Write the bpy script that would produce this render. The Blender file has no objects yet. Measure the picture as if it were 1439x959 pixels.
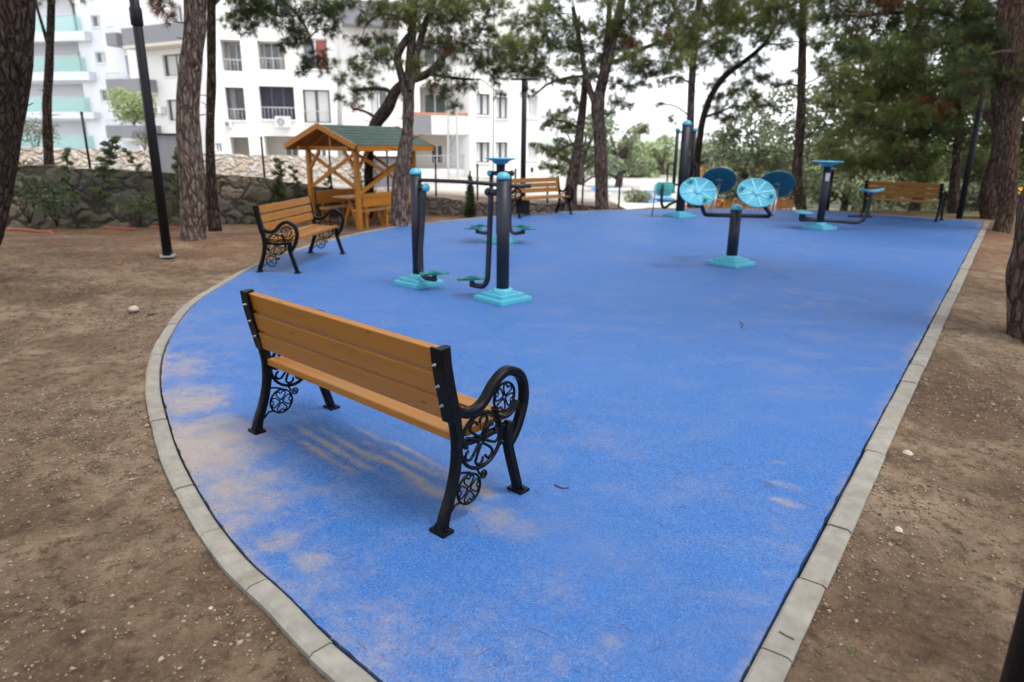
import bpy, bmesh, math, random
import numpy as np
from mathutils import Vector, Matrix, noise
random.seed(7)
RNG = np.random.default_rng(11)
SC = bpy.context.scene
COL = SC.collection
R = math.radians
PI = math.pi

# ------------------------------------------------------------------ camera maths
F_PX, PITCH, ROLL, EYE = 959.0, math.atan((479.5-198.0)/959.0), R(0.65), 1.7

def ray(x, y):
    u = (x-719.5)/F_PX; v = -(y-479.5)/F_PX
    u, v = u*math.cos(ROLL)-v*math.sin(ROLL), u*math.sin(ROLL)+v*math.cos(ROLL)
    return Vector((u, math.cos(PITCH)+v*math.sin(PITCH), -math.sin(PITCH)+v*math.cos(PITCH)))

def at(x, y, Y):
    d = ray(x, y); k = Y/d.y
    return Vector((d.x*k, Y, EYE+d.z*k))

def gnd(x, y, z=0.0):
    d = ray(x, y); k = (z-EYE)/d.z
    return Vector((d.x*k, d.y*k, z))

def sst(a, b, t):
    t = min(1.0, max(0.0, (t-a)/(b-a))); return t*t*(3-2*t)

# ------------------------------------------------------------------ platform outline (metres, from the survey of the photograph)
IN_L = [(0.45, 0.95), (0.18, 1.25), (-0.12, 1.53), (-.43, 1.83), (-.64, 2.02), (-.87, 2.26), (-1.11, 2.49), (-1.38, 2.81), (-1.69, 3.23), (-1.94, 3.6), (-2.2, 4.03), (-2.47, 4.5), (-2.71, 4.99), (-2.95, 5.57), (-3.2, 6.33), (-3.4, 7.15), (-3.48, 8.0), (-3.53, 8.7), (-3.53, 9.4), (-3.42, 10.7), (-3.09, 12.17), (-2.65, 13.3), (-2.13, 14.25), (-1.27, 15.2), (0.0, 16.45), (1.57, 17.46), (3.1, 18.12), (4.14, 18.4), (5.6, 18.62), (7.2, 18.6), (8.4, 18.2), (9.46, 17.5)]
IN_R = [(11.05, 16.18), (0.12, 0.93)]

def catmull(pts, n=6, closed=False):
    out = []; P = [Vector((*p, 0)) if len(p) == 2 else Vector(p) for p in pts]
    N = len(P)
    for i in range(N-1 if not closed else N):
        p0 = P[(i-1) % N] if (closed or i > 0) else P[i]*2-P[i+1]
        p1 = P[i]; p2 = P[(i+1) % N]
        p3 = P[(i+2) % N] if (closed or i+2 < N) else p2*2-p1
        for k in range(n):
            t = k/n
            out.append(0.5*((2*p1)+(p2-p0)*t+(2*p0-5*p1+4*p2-p3)*t*t+(3*p1-p0-3*p2+p3)*t**3))
    if not closed: out.append(P[-1].copy())
    return out

EDGE_L = catmull(IN_L, 4)
CORNER = Vector((IN_R[0][0], IN_R[0][1], 0))
START = Vector((0.12, 0.93, 0))
OUTLINE = [START]+EDGE_L+[CORNER]
OUT_NP = np.array([(p.x, p.y) for p in OUTLINE])

def seg_dist(px, py):
    """signed distance (vectorised): negative inside the platform"""
    A = OUT_NP; B = np.roll(OUT_NP, -1, axis=0)
    px = np.asarray(px, float); py = np.asarray(py, float)
    d = np.full(px.shape, 1e9); ins = np.zeros(px.shape, bool)
    for (ax, ay), (bx, by) in zip(A, B):
        ex, ey = bx-ax, by-ay; L = ex*ex+ey*ey+1e-12
        t = np.clip(((px-ax)*ex+(py-ay)*ey)/L, 0, 1)
        d = np.minimum(d, np.hypot(px-ax-t*ex, py-ay-t*ey))
        c = ((ay > py) != (by > py)) & (px < (bx-ax)*(py-ay)/(by-ay+1e-12)+ax)
        ins ^= c
    return np.where(ins, -d, d)

def _ss(a, b, t):
    t = np.clip((t-a)/(b-a), 0, 1); return t*t*(3-2*t)

def terrain(x, y):
    x = np.asarray(x, float); y = np.asarray(y, float)
    h = np.full(x.shape, -0.035)
    h -= 0.30*_ss(11.5, 16.0, y)*(1-_ss(1.5, 4.0, x))          # falls gently towards the gazebo
    h -= 0.75*_ss(18.6, 25.0, y)*_ss(-2.0, 3.5, x)             # lower park behind the platform
    h -= 0.06*_ss(0.2, 1.6, (x-(0.12+(y-0.93)*0.7167)))*(1-_ss(17, 19, y))
    h += 0.10*_ss(-4.0, -7.5, x)*(1-_ss(9.5, 12.5, y))          # bank on the left
    return h

def terr(x, y): return float(terrain(x, y))

def hit(px, py):
    d = ray(px, py); k = 1.0; o = Vector((0, 0, EYE))
    last = k
    while k < 400:
        p = o+d*k
        if p.z <= terr(p.x, p.y):
            a, b = last, k
            for _ in range(30):
                m = (a+b)/2; q = o+d*m
                if q.z <= terr(q.x, q.y): b = m
                else: a = m
            q = o+d*b; return Vector((q.x, q.y, terr(q.x, q.y)))
        last = k; k *= 1.01
    return o+d*400

# ------------------------------------------------------------------ materials
MATS = {}
def new_mat(name):
    m = bpy.data.materials.new(name); m.use_nodes = True
    nt = m.node_tree; b = nt.nodes['Principled BSDF']
    MATS[name] = m
    return m, nt, b

def nd(nt, t, **kw):
    n = nt.nodes.new(t)
    for k, v in kw.items():
        if k in ('operation', 'blend_type', 'data_type', 'feature', 'distance', 'noise_dimensions', 'voronoi_dimensions', 'attribute_name', 'interpolation_type', 'bands_direction', 'wave_type', 'noise_type'): setattr(n, k, v)
        else: n.inputs[k].default_value = v
    return n

def tex_noise(nt, vec, scale, detail=4, rough=0.6, dist=0.0):
    n = nd(nt, 'ShaderNodeTexNoise'); n.inputs['Scale'].default_value = scale
    n.inputs['Detail'].default_value = detail; n.inputs['Roughness'].default_value = rough; n.inputs['Distortion'].default_value = dist
    nt.links.new(vec, n.inputs['Vector']); return n.outputs['Fac']

def ramp(nt, fac, stops, interp='LINEAR'):
    r = nt.nodes.new('ShaderNodeValToRGB'); cr = r.color_ramp; cr.interpolation = interp
    while len(cr.elements) < len(stops): cr.elements.new(0.5)
    for e, (p, c) in zip(cr.elements, stops):
        e.position = p; e.color = (*c, 1) if len(c) == 3 else c
    nt.links.new(fac, r.inputs['Fac']); return r.outputs['Color']

def mixc(nt, fac, a, b, mode='MIX'):
    n = nt.nodes.new('ShaderNodeMix'); n.data_type = 'RGBA'; n.blend_type = mode
    for s, v in ((n.inputs[0], fac), (n.inputs[6], a), (n.inputs[7], b)):
        if hasattr(v, 'links') or isinstance(v, bpy.types.NodeSocket): nt.links.new(v, s)
        elif isinstance(v, (int, float)): s.default_value = v
        else: s.default_value = (*v, 1)
    return n.outputs[2]

def mth(nt, op, a, b=None, clamp=False):
    n = nt.nodes.new('ShaderNodeMath'); n.operation = op; n.use_clamp = clamp
    for s, v in ((n.inputs[0], a), (n.inputs[1], b)):
        if v is None: continue
        if isinstance(v, bpy.types.NodeSocket): nt.links.new(v, s)
        else: s.default_value = v
    return n.outputs[0]

def rng_map(nt, v, a, b, c=0.0, d=1.0, smooth=True):
    n = nt.nodes.new('ShaderNodeMapRange'); n.interpolation_type = 'SMOOTHSTEP' if smooth else 'LINEAR'
    nt.links.new(v, n.inputs['Value'])
    for i, x in zip((1, 2, 3, 4), (a, b, c, d)): n.inputs[i].default_value = x
    return n.outputs[0]

def bump(nt, b, h, strength=0.4, dist=0.01):
    n = nt.nodes.new('ShaderNodeBump'); n.inputs['Strength'].default_value = strength; n.inputs['Distance'].default_value = dist
    nt.links.new(h, n.inputs['Height']); nt.links.new(n.outputs[0], b.inputs['Normal']); return n

def coord(nt, kind='Object'):
    return nt.nodes.new('ShaderNodeTexCoord').outputs[kind]

def geo_pos(nt): return nt.nodes.new('ShaderNodeNewGeometry').outputs['Position']

def mapping(nt, vec, loc=(0, 0, 0), rot=(0, 0, 0), sc=(1, 1, 1)):
    n = nt.nodes.new('ShaderNodeMapping'); nt.links.new(vec, n.inputs[0])
    n.inputs['Location'].default_value = loc; n.inputs['Rotation'].default_value = rot; n.inputs['Scale'].default_value = sc
    return n.outputs[0]

def simple(name, col, rough=0.6, metal=0.0, var=0.15, scale=8.0, bmp=0.0, bscale=60.0, spec=0.5, dirt=None):
    m, nt, b = new_mat(name)
    v = coord(nt)
    f = tex_noise(nt, v, scale, 5)
    c = mixc(nt, f, tuple(max(0, x*(1-var)) for x in col), tuple(min(1, x*(1+var)) for x in col))
    if dirt:
        f2 = rng_map(nt, tex_noise(nt, v, scale*2.3, 6, 0.7), 0.5, 0.75, 0, dirt[1])
        c = mixc(nt, f2, c, dirt[0])
    nt.links.new(c, b.inputs['Base Color'])
    rr = rng_map(nt, f, 0.3, 0.7, max(0, rough-0.08), min(1, rough+0.08)); nt.links.new(rr, b.inputs['Roughness'])
    b.inputs['Metallic'].default_value = metal
    b.inputs['Specular IOR Level'].default_value = spec
    if bmp: bump(nt, b, tex_noise(nt, v, bscale, 4, 0.6), bmp, 0.004)
    return m

PATCHES = [(-1.2, 2.9, .9, 1.3, 35, .42), (-.2, 2.0, .9, .45, 15, .40), (-2.4, 5.2, .5, 1.3, 15, .40), (-1.80, 3.55, .42, .60, 35, 1.25), (-2.16, 4.28, .30, .40, 25, 1.05), (-1.35, 3.05, .30, .40, 40, 1.0), (-2.50, 5.0, .20, .50, 20, .8),
           (-1.122, 3.553, 0.40, 0.028, -41.4, 1.10), (-0.987, 3.554, 0.55, 0.026, -41.4, 1.15), (-0.703, 3.424, 0.62, 0.030, -41.4, 1.22), (-0.494, 3.359, 0.50, 0.028, -41.4, 1.15), (-0.547, 3.526, 0.60, 0.022, -41.4, 1.02), (-0.354, 3.064, 0.28, 0.050, -41.4, 1.02), (-0.211, 3.151, 0.22, 0.060, -41.4, 1.09),  # bench slat shade painted in as pale stripes, plus sand by its foot
           (-.03, 2.83, .12, .22, 40, .75), (-.75, 2.22, .34, .22, 45, .62), (-.5, 2.0, .38, .32, 45, .60), (-1.02, 2.62, .14, .12, 20, .9), (-.85, 2.5, .09, .07, 0, 1.0), (-1.28, 2.75, .16, .10, 60, .95), (-2.92, 5.9, .2, .5, 15, .45),
           (-.10, 1.95, .5, .3, 20, .5), (-2.2, 6.0, .7, .3, 20, .35), (-1.5, 7.6, .8, .5, 10, .32), (.2, 2.35, .35, .2, 30, .4),
           (1.35, 3.02, .10, .045, -30, 1.05), (1.40, 3.22, .12, .035, -30, .85), (1.50, 3.48, .10, .03, -25, .8), (1.2, 2.65, .13, .05, -20, .6), (1.12, 2.42, .12, .06, 10, .45), (.35, 2.0, .06, .03, 30, .8), (.22, 1.92, .12, .025, 25, .7),
           (.55, 3.95, .07, .035, 60, .6), (1.1, 3.5, .16, .03, -25, .5), (.75, 2.9, .12, .08, 0, .4), (.63, 3.55, .2, .05, 20, .35), (3.0, 9.3, .5, .15, 0, .45), (2.0, 6.2, .35, .1, -20, .32), (.6, 6.0, .5, .1, 10, .35), (-1.9, 8.9, .6, .15, 5, .4), (4.2, 10.5, .8, .2, 0, .35)]
def make_rubber():
    m, nt, b = new_mat('blue rubber')
    P = geo_pos(nt)
    g = nt.nodes.new('ShaderNodeTexVoronoi'); g.inputs['Scale'].default_value = 190; nt.links.new(P, g.inputs['Vector'])
    gcol = ramp(nt, g.outputs['Color'], [(0.0, (0.002, 0.026, 0.115)), (0.4, (0.008, 0.070, 0.240)), (0.8, (0.020, 0.105, 0.315)), (1.0, (0.07, 0.16, 0.38))])
    big = tex_noise(nt, P, 0.55, 5, 0.6)
    base = mixc(nt, rng_map(nt, big, 0.4, 0.8), gcol, (0.022, 0.086, 0.265))
    base = mixc(nt, 0.0, base, base)
    # fine dust lying everywhere, in long brushed streaks
    st = mapping(nt, P, rot=(0, 0, R(38)), sc=(0.85, 1.35, 1))
    d1 = tex_noise(nt, st, 2.2, 10, 0.76, 0.4)
    d2 = tex_noise(nt, P, 0.42, 4, 0.6)
    dust = mth(nt, 'MULTIPLY', rng_map(nt, d1, 0.42, 0.78), rng_map(nt, d2, 0.30, 0.66), True)
    dust = mth(nt, 'MULTIPLY', dust, 0.36)
    # local patches of sand, and under-bench shade painted as stripes: x, y, rx, ry, turn, strength
    fine = tex_noise(nt, mapping(nt, P, rot=(0, 0, R(41)), sc=(1, 1.25, 1)), 4.5, 10, 0.8)
    sa = nt.nodes.new('ShaderNodeAttribute'); sa.attribute_name = 'sand_and_shade'; tot = sa.outputs['Fac']
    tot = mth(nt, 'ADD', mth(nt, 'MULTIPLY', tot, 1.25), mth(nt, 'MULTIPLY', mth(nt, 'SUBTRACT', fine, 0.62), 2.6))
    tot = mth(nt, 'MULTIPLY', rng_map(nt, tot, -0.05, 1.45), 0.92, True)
    allm = mth(nt, 'MAXIMUM', dust, tot)
    hf = tex_noise(nt, P, 95, 3, 0.7)
    allm = mth(nt, 'MULTIPLY', allm, rng_map(nt, hf, 0.34, 0.62, 0.6, 1.15), True)
    # the grain lets sand settle between granules
    gr = rng_map(nt, g.outputs['Distance'], 0.1, 0.7, 0.75, 1.15)
    allm = mth(nt, 'MULTIPLY', allm, gr, True)
    sand_and_shade = mixc(nt, tex_noise(nt, P, 9, 5), (0.185, 0.148, 0.110), (0.27, 0.218, 0.165))
    c = mixc(nt, allm, base, sand_and_shade)
    spk = tex_noise(nt, P, 42, 3, 0.7)
    c = mixc(nt, rng_map(nt, spk, 0.60, 0.76, 0, 0.22), c, (0.36, 0.36, 0.42))
    nt.links.new(c, b.inputs['Base Color']); b.inputs['Roughness'].default_value = 0.62; b.inputs['Specular IOR Level'].default_value = 0.45
    bump(nt, b, mth(nt, 'ADD', g.outputs['Distance'], mth(nt, 'MULTIPLY', tex_noise(nt, P, 6, 4), 2.0)), 0.5, 0.004)
    return m

def make_dirt():
    m, nt, b = new_mat('dry dirt')
    P = geo_pos(nt)
    n1 = tex_noise(nt, P, 0.75, 7, 0.66); n2 = tex_noise(nt, P, 3.5, 8, 0.7); n3 = tex_noise(nt, P, 34, 6, 0.75)
    c = ramp(nt, n1, [(0.34, (0.100, 0.063, 0.038)), (0.46, (0.190, 0.129, 0.081)), (0.55, (0.285, 0.205, 0.135)), (0.68, (0.37, 0.285, 0.198))])
    c = mixc(nt, rng_map(nt, n2, 0.35, 0.7, 0, 0.75), c, (0.085, 0.053, 0.034))
    c = mixc(nt, rng_map(nt, n3, 0.5, 0.8, 0, 0.55), c, (0.31, 0.25, 0.19))
    c = mixc(nt, rng_map(nt, n3, 0.44, 0.2, 0, 0.7), c, (0.055, 0.038, 0.027))
    n4 = tex_noise(nt, P, 13, 7, 0.8); c = mixc(nt, rng_map(nt, n4, 0.52, 0.36, 0, 0.8), c, (0.05, 0.033, 0.022)); c = mixc(nt, rng_map(nt, n4, 0.55, 0.72, 0, 0.55), c, (0.27, 0.215, 0.16))
    lm = mth(nt, 'MULTIPLY', rng_map(nt, tex_noise(nt, mapping(nt, P, sc=(1, 1, 1)), 1.1, 5, 0.7), 0.46, 0.62), rng_map(nt, tex_noise(nt, P, 48, 4, 0.8), 0.5, 0.62), True); c = mixc(nt, mth(nt, 'MULTIPLY', lm, 0.75), c, (0.13, 0.062, 0.034))
    # reddish needle litter further off
    sep = nt.nodes.new('ShaderNodeSeparateXYZ'); nt.links.new(P, sep.inputs[0])
    far = mth(nt, 'MULTIPLY', rng_map(nt, sep.outputs[1], 8.0, 11.5), rng_map(nt, sep.outputs[1], 21.0, 18.0))
    lit = mth(nt, 'MULTIPLY', far, rng_map(nt, tex_noise(nt, P, 1.2, 7, 0.7), 0.38, 0.6), True)
    c = mixc(nt, mth(nt, 'MULTIPLY', lit, 0.75), c, (0.17, 0.078, 0.043))
    # pale park floor and greenery beyond the platform
    pale = mth(nt, 'MULTIPLY', rng_map(nt, sep.outputs[1], 23, 27), rng_map(nt, sep.outputs[0], 18, 10), True)
    c = mixc(nt, mth(nt, 'MULTIPLY', pale, rng_map(nt, tex_noise(nt, P, 0.25, 5), 0.3, 0.5)), c, (0.52, 0.50, 0.47))
    grn = mth(nt, 'MULTIPLY', rng_map(nt, sep.outputs[0], 9, 14), rng_map(nt, sep.outputs[1], 16.0, 19.0), True)
    c = mixc(nt, mth(nt, 'MULTIPLY', grn, rng_map(nt, tex_noise(nt, P, 0.9, 6), 0.35, 0.55)), c, (0.10, 0.15, 0.05))
    # small stones pressed into the soil
    for sc, thr, col in ((28, 0.11, (0.42, 0.37, 0.31)), (60, 0.16, (0.36, 0.30, 0.24))):
        v = nt.nodes.new('ShaderNodeTexVoronoi'); v.inputs['Scale'].default_value = sc; nt.links.new(P, v.inputs['Vector'])
        s = rng_map(nt, v.outputs['Distance'], thr+0.12, thr, 0, 1)
        sx = nt.nodes.new('ShaderNodeSeparateColor'); nt.links.new(v.outputs['Color'], sx.inputs[0])
        s = mth(nt, 'MULTIPLY', s, rng_map(nt, sx.outputs[0], 0.72, 0.78), True)
        c = mixc(nt, mth(nt, 'MULTIPLY', s, 0.5), c, mixc(nt, sx.outputs[1], tuple(q*.75 for q in col), (0.16, 0.12, 0.09)))
    nt.links.new(c, b.inputs['Base Color']); b.inputs['Roughness'].default_value = 0.95; b.inputs['Specular IOR Level'].default_value = 0.15
    h = mth(nt, 'ADD', mth(nt, 'MULTIPLY', n2, 3.0), mth(nt, 'ADD', mth(nt, 'MULTIPLY', n3, 1.0), mth(nt, 'MULTIPLY', tex_noise(nt, P, 110, 4, 0.7), 0.4)))
    bump(nt, b, h, 1.0, 0.035)
    return m

def make_concrete(name, col=(0.42, 0.40, 0.36), dirt=(0.25, 0.18, 0.12), sc=6):
    m, nt, b = new_mat(name); P = geo_pos(nt)
    n1 = tex_noise(nt, P, sc, 7, 0.65); n2 = tex_noise(nt, P, sc*14, 5, 0.7)
    c = mixc(nt, rng_map(nt, n1, 0.3, 0.7), tuple(x*0.8 for x in col), tuple(x*1.15 for x in col))
    c = mixc(nt, rng_map(nt, tex_noise(nt, P, sc*0.6, 8, 0.7), 0.5, 0.72, 0, 0.55), c, dirt)
    c = mixc(nt, rng_map(nt, n2, 0.56, 0.8, 0, 0.5), c, tuple(x*0.45 for x in col))
    ri = nt.nodes.new('ShaderNodeNewGeometry').outputs['Random Per Island']
    c = mixc(nt, mth(nt, 'MULTIPLY', ri, 0.3), c, tuple(x*0.62 for x in col))
    nt.links.new(c, b.inputs['Base Color']); b.inputs['Roughness'].default_value = 0.9; b.inputs['Specular IOR Level'].default_value = 0.2
    bump(nt, b, mth(nt, 'ADD', n1, mth(nt, 'MULTIPLY', n2, 0.5)), 0.5, 0.008)
    return m

def make_wood(name, light, dark, ax=0, gloss=0.35, scale=1.0):
    m, nt, b = new_mat(name)
    v = coord(nt)
    ri = mth(nt, 'FRACT', mth(nt, 'ADD', nt.nodes.new('ShaderNodeNewGeometry').outputs['Random Per Island'], nt.nodes.new('ShaderNodeObjectInfo').outputs['Random']))
    off = nt.nodes.new('ShaderNodeVectorMath'); off.operation = 'ADD'; nt.links.new(v, off.inputs[0])
    cx = nt.nodes.new('ShaderNodeCombineXYZ'); nt.links.new(mth(nt, 'MULTIPLY', ri, 13.7), cx.inputs[0]); nt.links.new(mth(nt, 'MULTIPLY', ri, 7.1), cx.inputs[1]); nt.links.new(mth(nt, 'MULTIPLY', ri, 3.3), cx.inputs[2])
    nt.links.new(cx.outputs[0], off.inputs[1])
    s = [16, 16, 16]; s[ax] = 0.9
    g = tex_noise(nt, mapping(nt, off.outputs[0], sc=tuple(x*scale for x in s)), 1.6, 6, 0.62, 1.2)
    g2 = tex_noise(nt, mapping(nt, off.outputs[0], sc=tuple(x*scale*6 for x in s)), 2.0, 3, 0.6)
    c = ramp(nt, g, [(0.25, dark), (0.5, light), (0.62, tuple(x*0.86 for x in light)), (0.8, tuple(min(1, x*1.12) for x in light))])
    c = mixc(nt, rng_map(nt, g2, 0.5, 0.75, 0, 0.35), c, dark)
    c = mixc(nt, mth(nt, 'MULTIPLY', ri, 0.75), c, tuple(x*0.72+y*0.1 for x, y in zip(light, dark)))
    kn = nt.nodes.new('ShaderNodeTexVoronoi'); kn.inputs['Scale'].default_value = 3.0
    ks = [1.6, 3.5, 3.5]; ks[ax] = 0.9
    nt.links.new(mapping(nt, off.outputs[0], sc=tuple(ks)), kn.inputs['Vector'])
    c = mixc(nt, rng_map(nt, kn.outputs['Distance'], 0.09, 0.03, 0, 0.8), c, tuple(x*0.5 for x in dark))
    nt.links.new(c, b.inputs['Base Color']); b.inputs['Roughness'].default_value = gloss; b.inputs['Specular IOR Level'].default_value = 0.4
    bump(nt, b, g2, 0.25, 0.002)
    return m

def make_bark(name, light, dark):
    m, nt, b = new_mat(name); P = coord(nt)
    wv = nt.nodes.new('ShaderNodeTexNoise'); wv.inputs['Scale'].default_value = 6; wv.inputs['Detail'].default_value = 5; nt.links.new(P, wv.inputs['Vector'])
    mx = nt.nodes.new('ShaderNodeVectorMath'); mx.operation = 'MULTIPLY_ADD'; nt.links.new(wv.outputs['Color'], mx.inputs[0]); mx.inputs[1].default_value = (.10, .10, .16); nt.links.new(P, mx.inputs[2])
    v = nt.nodes.new('ShaderNodeTexVoronoi'); v.feature = 'DISTANCE_TO_EDGE'; v.inputs['Scale'].default_value = 1.0
    nt.links.new(mapping(nt, mx.outputs[0], sc=(15, 15, 3.6)), v.inputs['Vector'])
    n = tex_noise(nt, mapping(nt, P, sc=(15, 15, 3.4)), 1.7, 9, 0.74, 0.5)
    n0 = tex_noise(nt, P, 1.6, 4)
    c = ramp(nt, n, [(0.38, dark), (0.5, light), (0.64, tuple(x*1.5 for x in light))])
    c = mixc(nt, mth(nt, 'MULTIPLY', rng_map(nt, v.outputs['Distance'], 0.19, 0.03, 0, 1), rng_map(nt, n, 0.3, 0.6, 1, .55), True), c, tuple(x*0.45 for x in dark))
    c = mixc(nt, rng_map(nt, n0, 0.45, 0.7, 0, 0.5), c, (light[0]*0.8, light[1]*0.9, light[2]*0.8))
    nt.links.new(c, b.inputs['Base Color']); b.inputs['Roughness'].default_value = 0.97; b.inputs['Specular IOR Level'].default_value = 0.1
    h = mth(nt, 'ADD', mth(nt, 'MULTIPLY', n, 1.0), rng_map(nt, v.outputs['Distance'], 0, 0.25))
    bump(nt, b, h, 1.0, 0.05)
    return m

def make_leaf(name, cols, brown=(0.19, 0.085, 0.04), rough=0.6, trans=0.25):
    m, nt, b = new_mat(name)
    a = nt.nodes.new('ShaderNodeAttribute'); a.attribute_name = 'tint'
    c = ramp(nt, a.outputs['Fac'], [(0.0, cols[0]), (0.35, cols[1]), (0.7, cols[2]), (0.84, cols[2]), (0.9, brown), (1.0, tuple(x*1.15 for x in brown))])
    nt.links.new(c, b.inputs['Base Color']); b.inputs['Roughness'].default_value = rough; b.inputs['Specular IOR Level'].default_value = 0.25
    t = nt.nodes.new('ShaderNodeBsdfTranslucent'); nt.links.new(c, t.inputs[0])
    ms = nt.nodes.new('ShaderNodeMixShader'); ms.inputs[0].default_value = trans
    nt.links.new(b.outputs[0], ms.inputs[1]); nt.links.new(t.outputs[0], ms.inputs[2])
    nt.links.new(ms.outputs[0], nt.nodes['Material Output'].inputs['Surface'])
    return m

def make_stonewall(name, cols, mortar, scale, zs=1.0, bd=0.05, grime=0.0):
    m, nt, b = new_mat(name); P = coord(nt)
    wv = nt.nodes.new('ShaderNodeTexNoise'); wv.inputs['Scale'].default_value = 2.5; nt.links.new(P, wv.inputs['Vector'])
    mx = nt.nodes.new('ShaderNodeVectorMath'); mx.operation = 'MULTIPLY_ADD'; nt.links.new(wv.outputs['Color'], mx.inputs[0]); mx.inputs[1].default_value = (.5, .5, .5); nt.links.new(P, mx.inputs[2])
    vec = mapping(nt, mx.outputs[0], sc=(scale, scale, scale*zs))
    v = nt.nodes.new('ShaderNodeTexVoronoi'); v.feature = 'DISTANCE_TO_EDGE'; nt.links.new(vec, v.inputs['Vector']); v.inputs['Scale'].default_value = 1
    v2 = nt.nodes.new('ShaderNodeTexVoronoi'); nt.links.new(vec, v2.inputs['Vector']); v2.inputs['Scale'].default_value = 1
    sx = nt.nodes.new('ShaderNodeSeparateColor'); nt.links.new(v2.outputs['Color'], sx.inputs[0])
    n = tex_noise(nt, P, 14, 6, 0.7)
    c = ramp(nt, sx.outputs[0], [(i/(len(cols)-1), cc) for i, cc in enumerate(cols)])
    c = mixc(nt, rng_map(nt, n, 0.35, 0.7, 0, 0.5), c, tuple(x*0.55 for x in cols[0]))
    c = mixc(nt, rng_map(nt, v.outputs['Distance'], bd, bd*0.35, 0, 1), c, mortar)
    if grime: c = mixc(nt, rng_map(nt, tex_noise(nt, P, 1.2, 6, 0.7), 0.42, 0.62, 0, grime), c, (0.045, 0.06, 0.028))
    nt.links.new(c, b.inputs['Base Color']); b.inputs['Roughness'].default_value = 0.92; b.inputs['Specular IOR Level'].default_value = 0.2
    h = mth(nt, 'ADD', rng_map(nt, v.outputs['Distance'], 0, 0.25), mth(nt, 'MULTIPLY', n, 0.5))
    bump(nt, b, h, 1.0, 0.06)
    return m

make_rubber(); make_dirt()
make_concrete('kerb concrete', (0.195, 0.184, 0.160), (0.125, 0.095, 0.065), 9)
make_concrete('paving', (0.52, 0.5, 0.46), (0.4, 0.34, 0.27), 1.5)
make_wood('bench wood', (0.245, 0.100, 0.011), (0.105, 0.037, 0.005), 0, 0.38)
make_wood('gazebo wood', (0.42, 0.165, 0.018), (0.20, 0.070, 0.009), 2, 0.45)
make_wood('table wood', (0.50, 0.26, 0.12), (0.3, 0.13, 0.05), 0, 0.5)
simple('cast iron', (0.0035, 0.004, 0.005), 0.33, 0.0, 0.4, 30, 0.1, 90, spec=0.10, dirt=((0.05, 0.042, 0.034), 0.10))
simple('dark paint', (0.009, 0.011, 0.020), 0.5, 0.0, 0.25, 12, 0.05, 160, spec=0.3, dirt=((0.04, 0.038, 0.036), 0.15))
simple('black paint', (0.005, 0.0055, 0.008), 0.5, 0.0, 0.25, 12, spec=0.28)
simple('teal plastic', (0.042, 0.27, 0.37), 0.42, 0.0, 0.12, 9, 0.08, 120, dirt=((0.25, 0.34, 0.32), 0.22))
simple('sky blue plastic', (0.048, 0.30, 0.43), 0.4, 0.0, 0.10, 9, 0.05, 120, dirt=((0.3, 0.45, 0.5), 0.2))
simple('sky blue plastic raised', (0.070, 0.34, 0.47), 0.4, 0.0, 0.10, 9)
simple('deep blue plastic', (0.003, 0.070, 0.118), 0.45, 0.0, 0.12, 9)
simple('green teal plastic', (0.035, 0.30, 0.29), 0.45, 0.0, 0.18, 14)
simple('steel', (0.34, 0.34, 0.35), 0.3, 0.9, 0.1, 20)
simple('bracket steel', (0.25, 0.25, 0.28), 0.35, 0.7, 0.1, 20)
simple('sticker', (0.42, 0.40, 0.45), 0.5)
simple('foot grime', (0.16, 0.12, 0.085), 0.8, 0.0, 0.4, 40)
simple('white render', (0.86, 0.85, 0.83), 0.85, 0.0, 0.04, 0.6)
simple('bluish render', (0.80, 0.83, 0.87), 0.85, 0.0, 0.04, 0.6)
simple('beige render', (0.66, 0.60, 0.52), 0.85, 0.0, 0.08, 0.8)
simple('grey panel', (0.24, 0.24, 0.265), 0.6, 0.0, 0.08, 3)
simple('slab white', (0.70, 0.73, 0.80), 0.8, 0.0, 0.04, 1)
simple('window frame white', (0.82, 0.82, 0.82), 0.5)
simple('window frame dark', (0.09, 0.09, 0.10), 0.5)
simple('window glass', (0.13, 0.145, 0.155), 0.12, 0.0, 0.3, 1.2, spec=0.8)
simple('window glass dark', (0.035, 0.038, 0.045), 0.15, 0.0, 0.3, 1.2, spec=0.7)
simple('curtain white', (0.62, 0.62, 0.62), 0.85, 0.0, 0.12, 3)
simple('curtain red', (0.42, 0.13, 0.12), 0.85, 0.0, 0.15, 3)
simple('blind navy', (0.028, 0.03, 0.055), 0.6, 0.0, 0.25, 3)
simple('terracotta', (0.52, 0.24, 0.15), 0.8)
simple('hose red', (0.30, 0.065, 0.04), 0.7, 0, 0.3, 3)
simple('yellow plastic', (0.72, 0.45, 0.05), 0.45)
simple('orange paint', (0.62, 0.24, 0.05), 0.5)
simple('court blue', (0.06, 0.26, 0.62), 0.7, 0.0, 0.05, 1)
simple('roof shingle', (0.040, 0.072, 0.058), 0.9, 0.0, 0.3, 2.5, 0.5, 30, dirt=((0.12, 0.15, 0.12), 0.4))
simple('twig brown', (0.075, 0.045, 0.03), 0.9, 0.0, 0.4, 20)
simple('stone pale', (0.30, 0.26, 0.21), 0.9, 0.0, 0.3, 12, 0.5, 50)
simple('stone dark', (0.07, 0.055, 0.045), 0.9, 0.0, 0.3, 12, 0.5, 50)
simple('pole concrete', (0.42, 0.42, 0.41), 0.85, 0.0, 0.12, 3)
simple('lattice steel', (0.56, 0.57, 0.58), 0.6, 0.3, 0.06, 3)
simple('lettering brown', (0.20, 0.085, 0.03), 0.6)
simple('hazed hill green', (0.30, 0.36, 0.30), 0.95, 0, 0.35, 0.05)  # distance haze mixed into the hill colour; the grass patch shares it
make_bark('bark brown', (0.125, 0.084, 0.066), (0.040, 0.026, 0.021))
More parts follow.
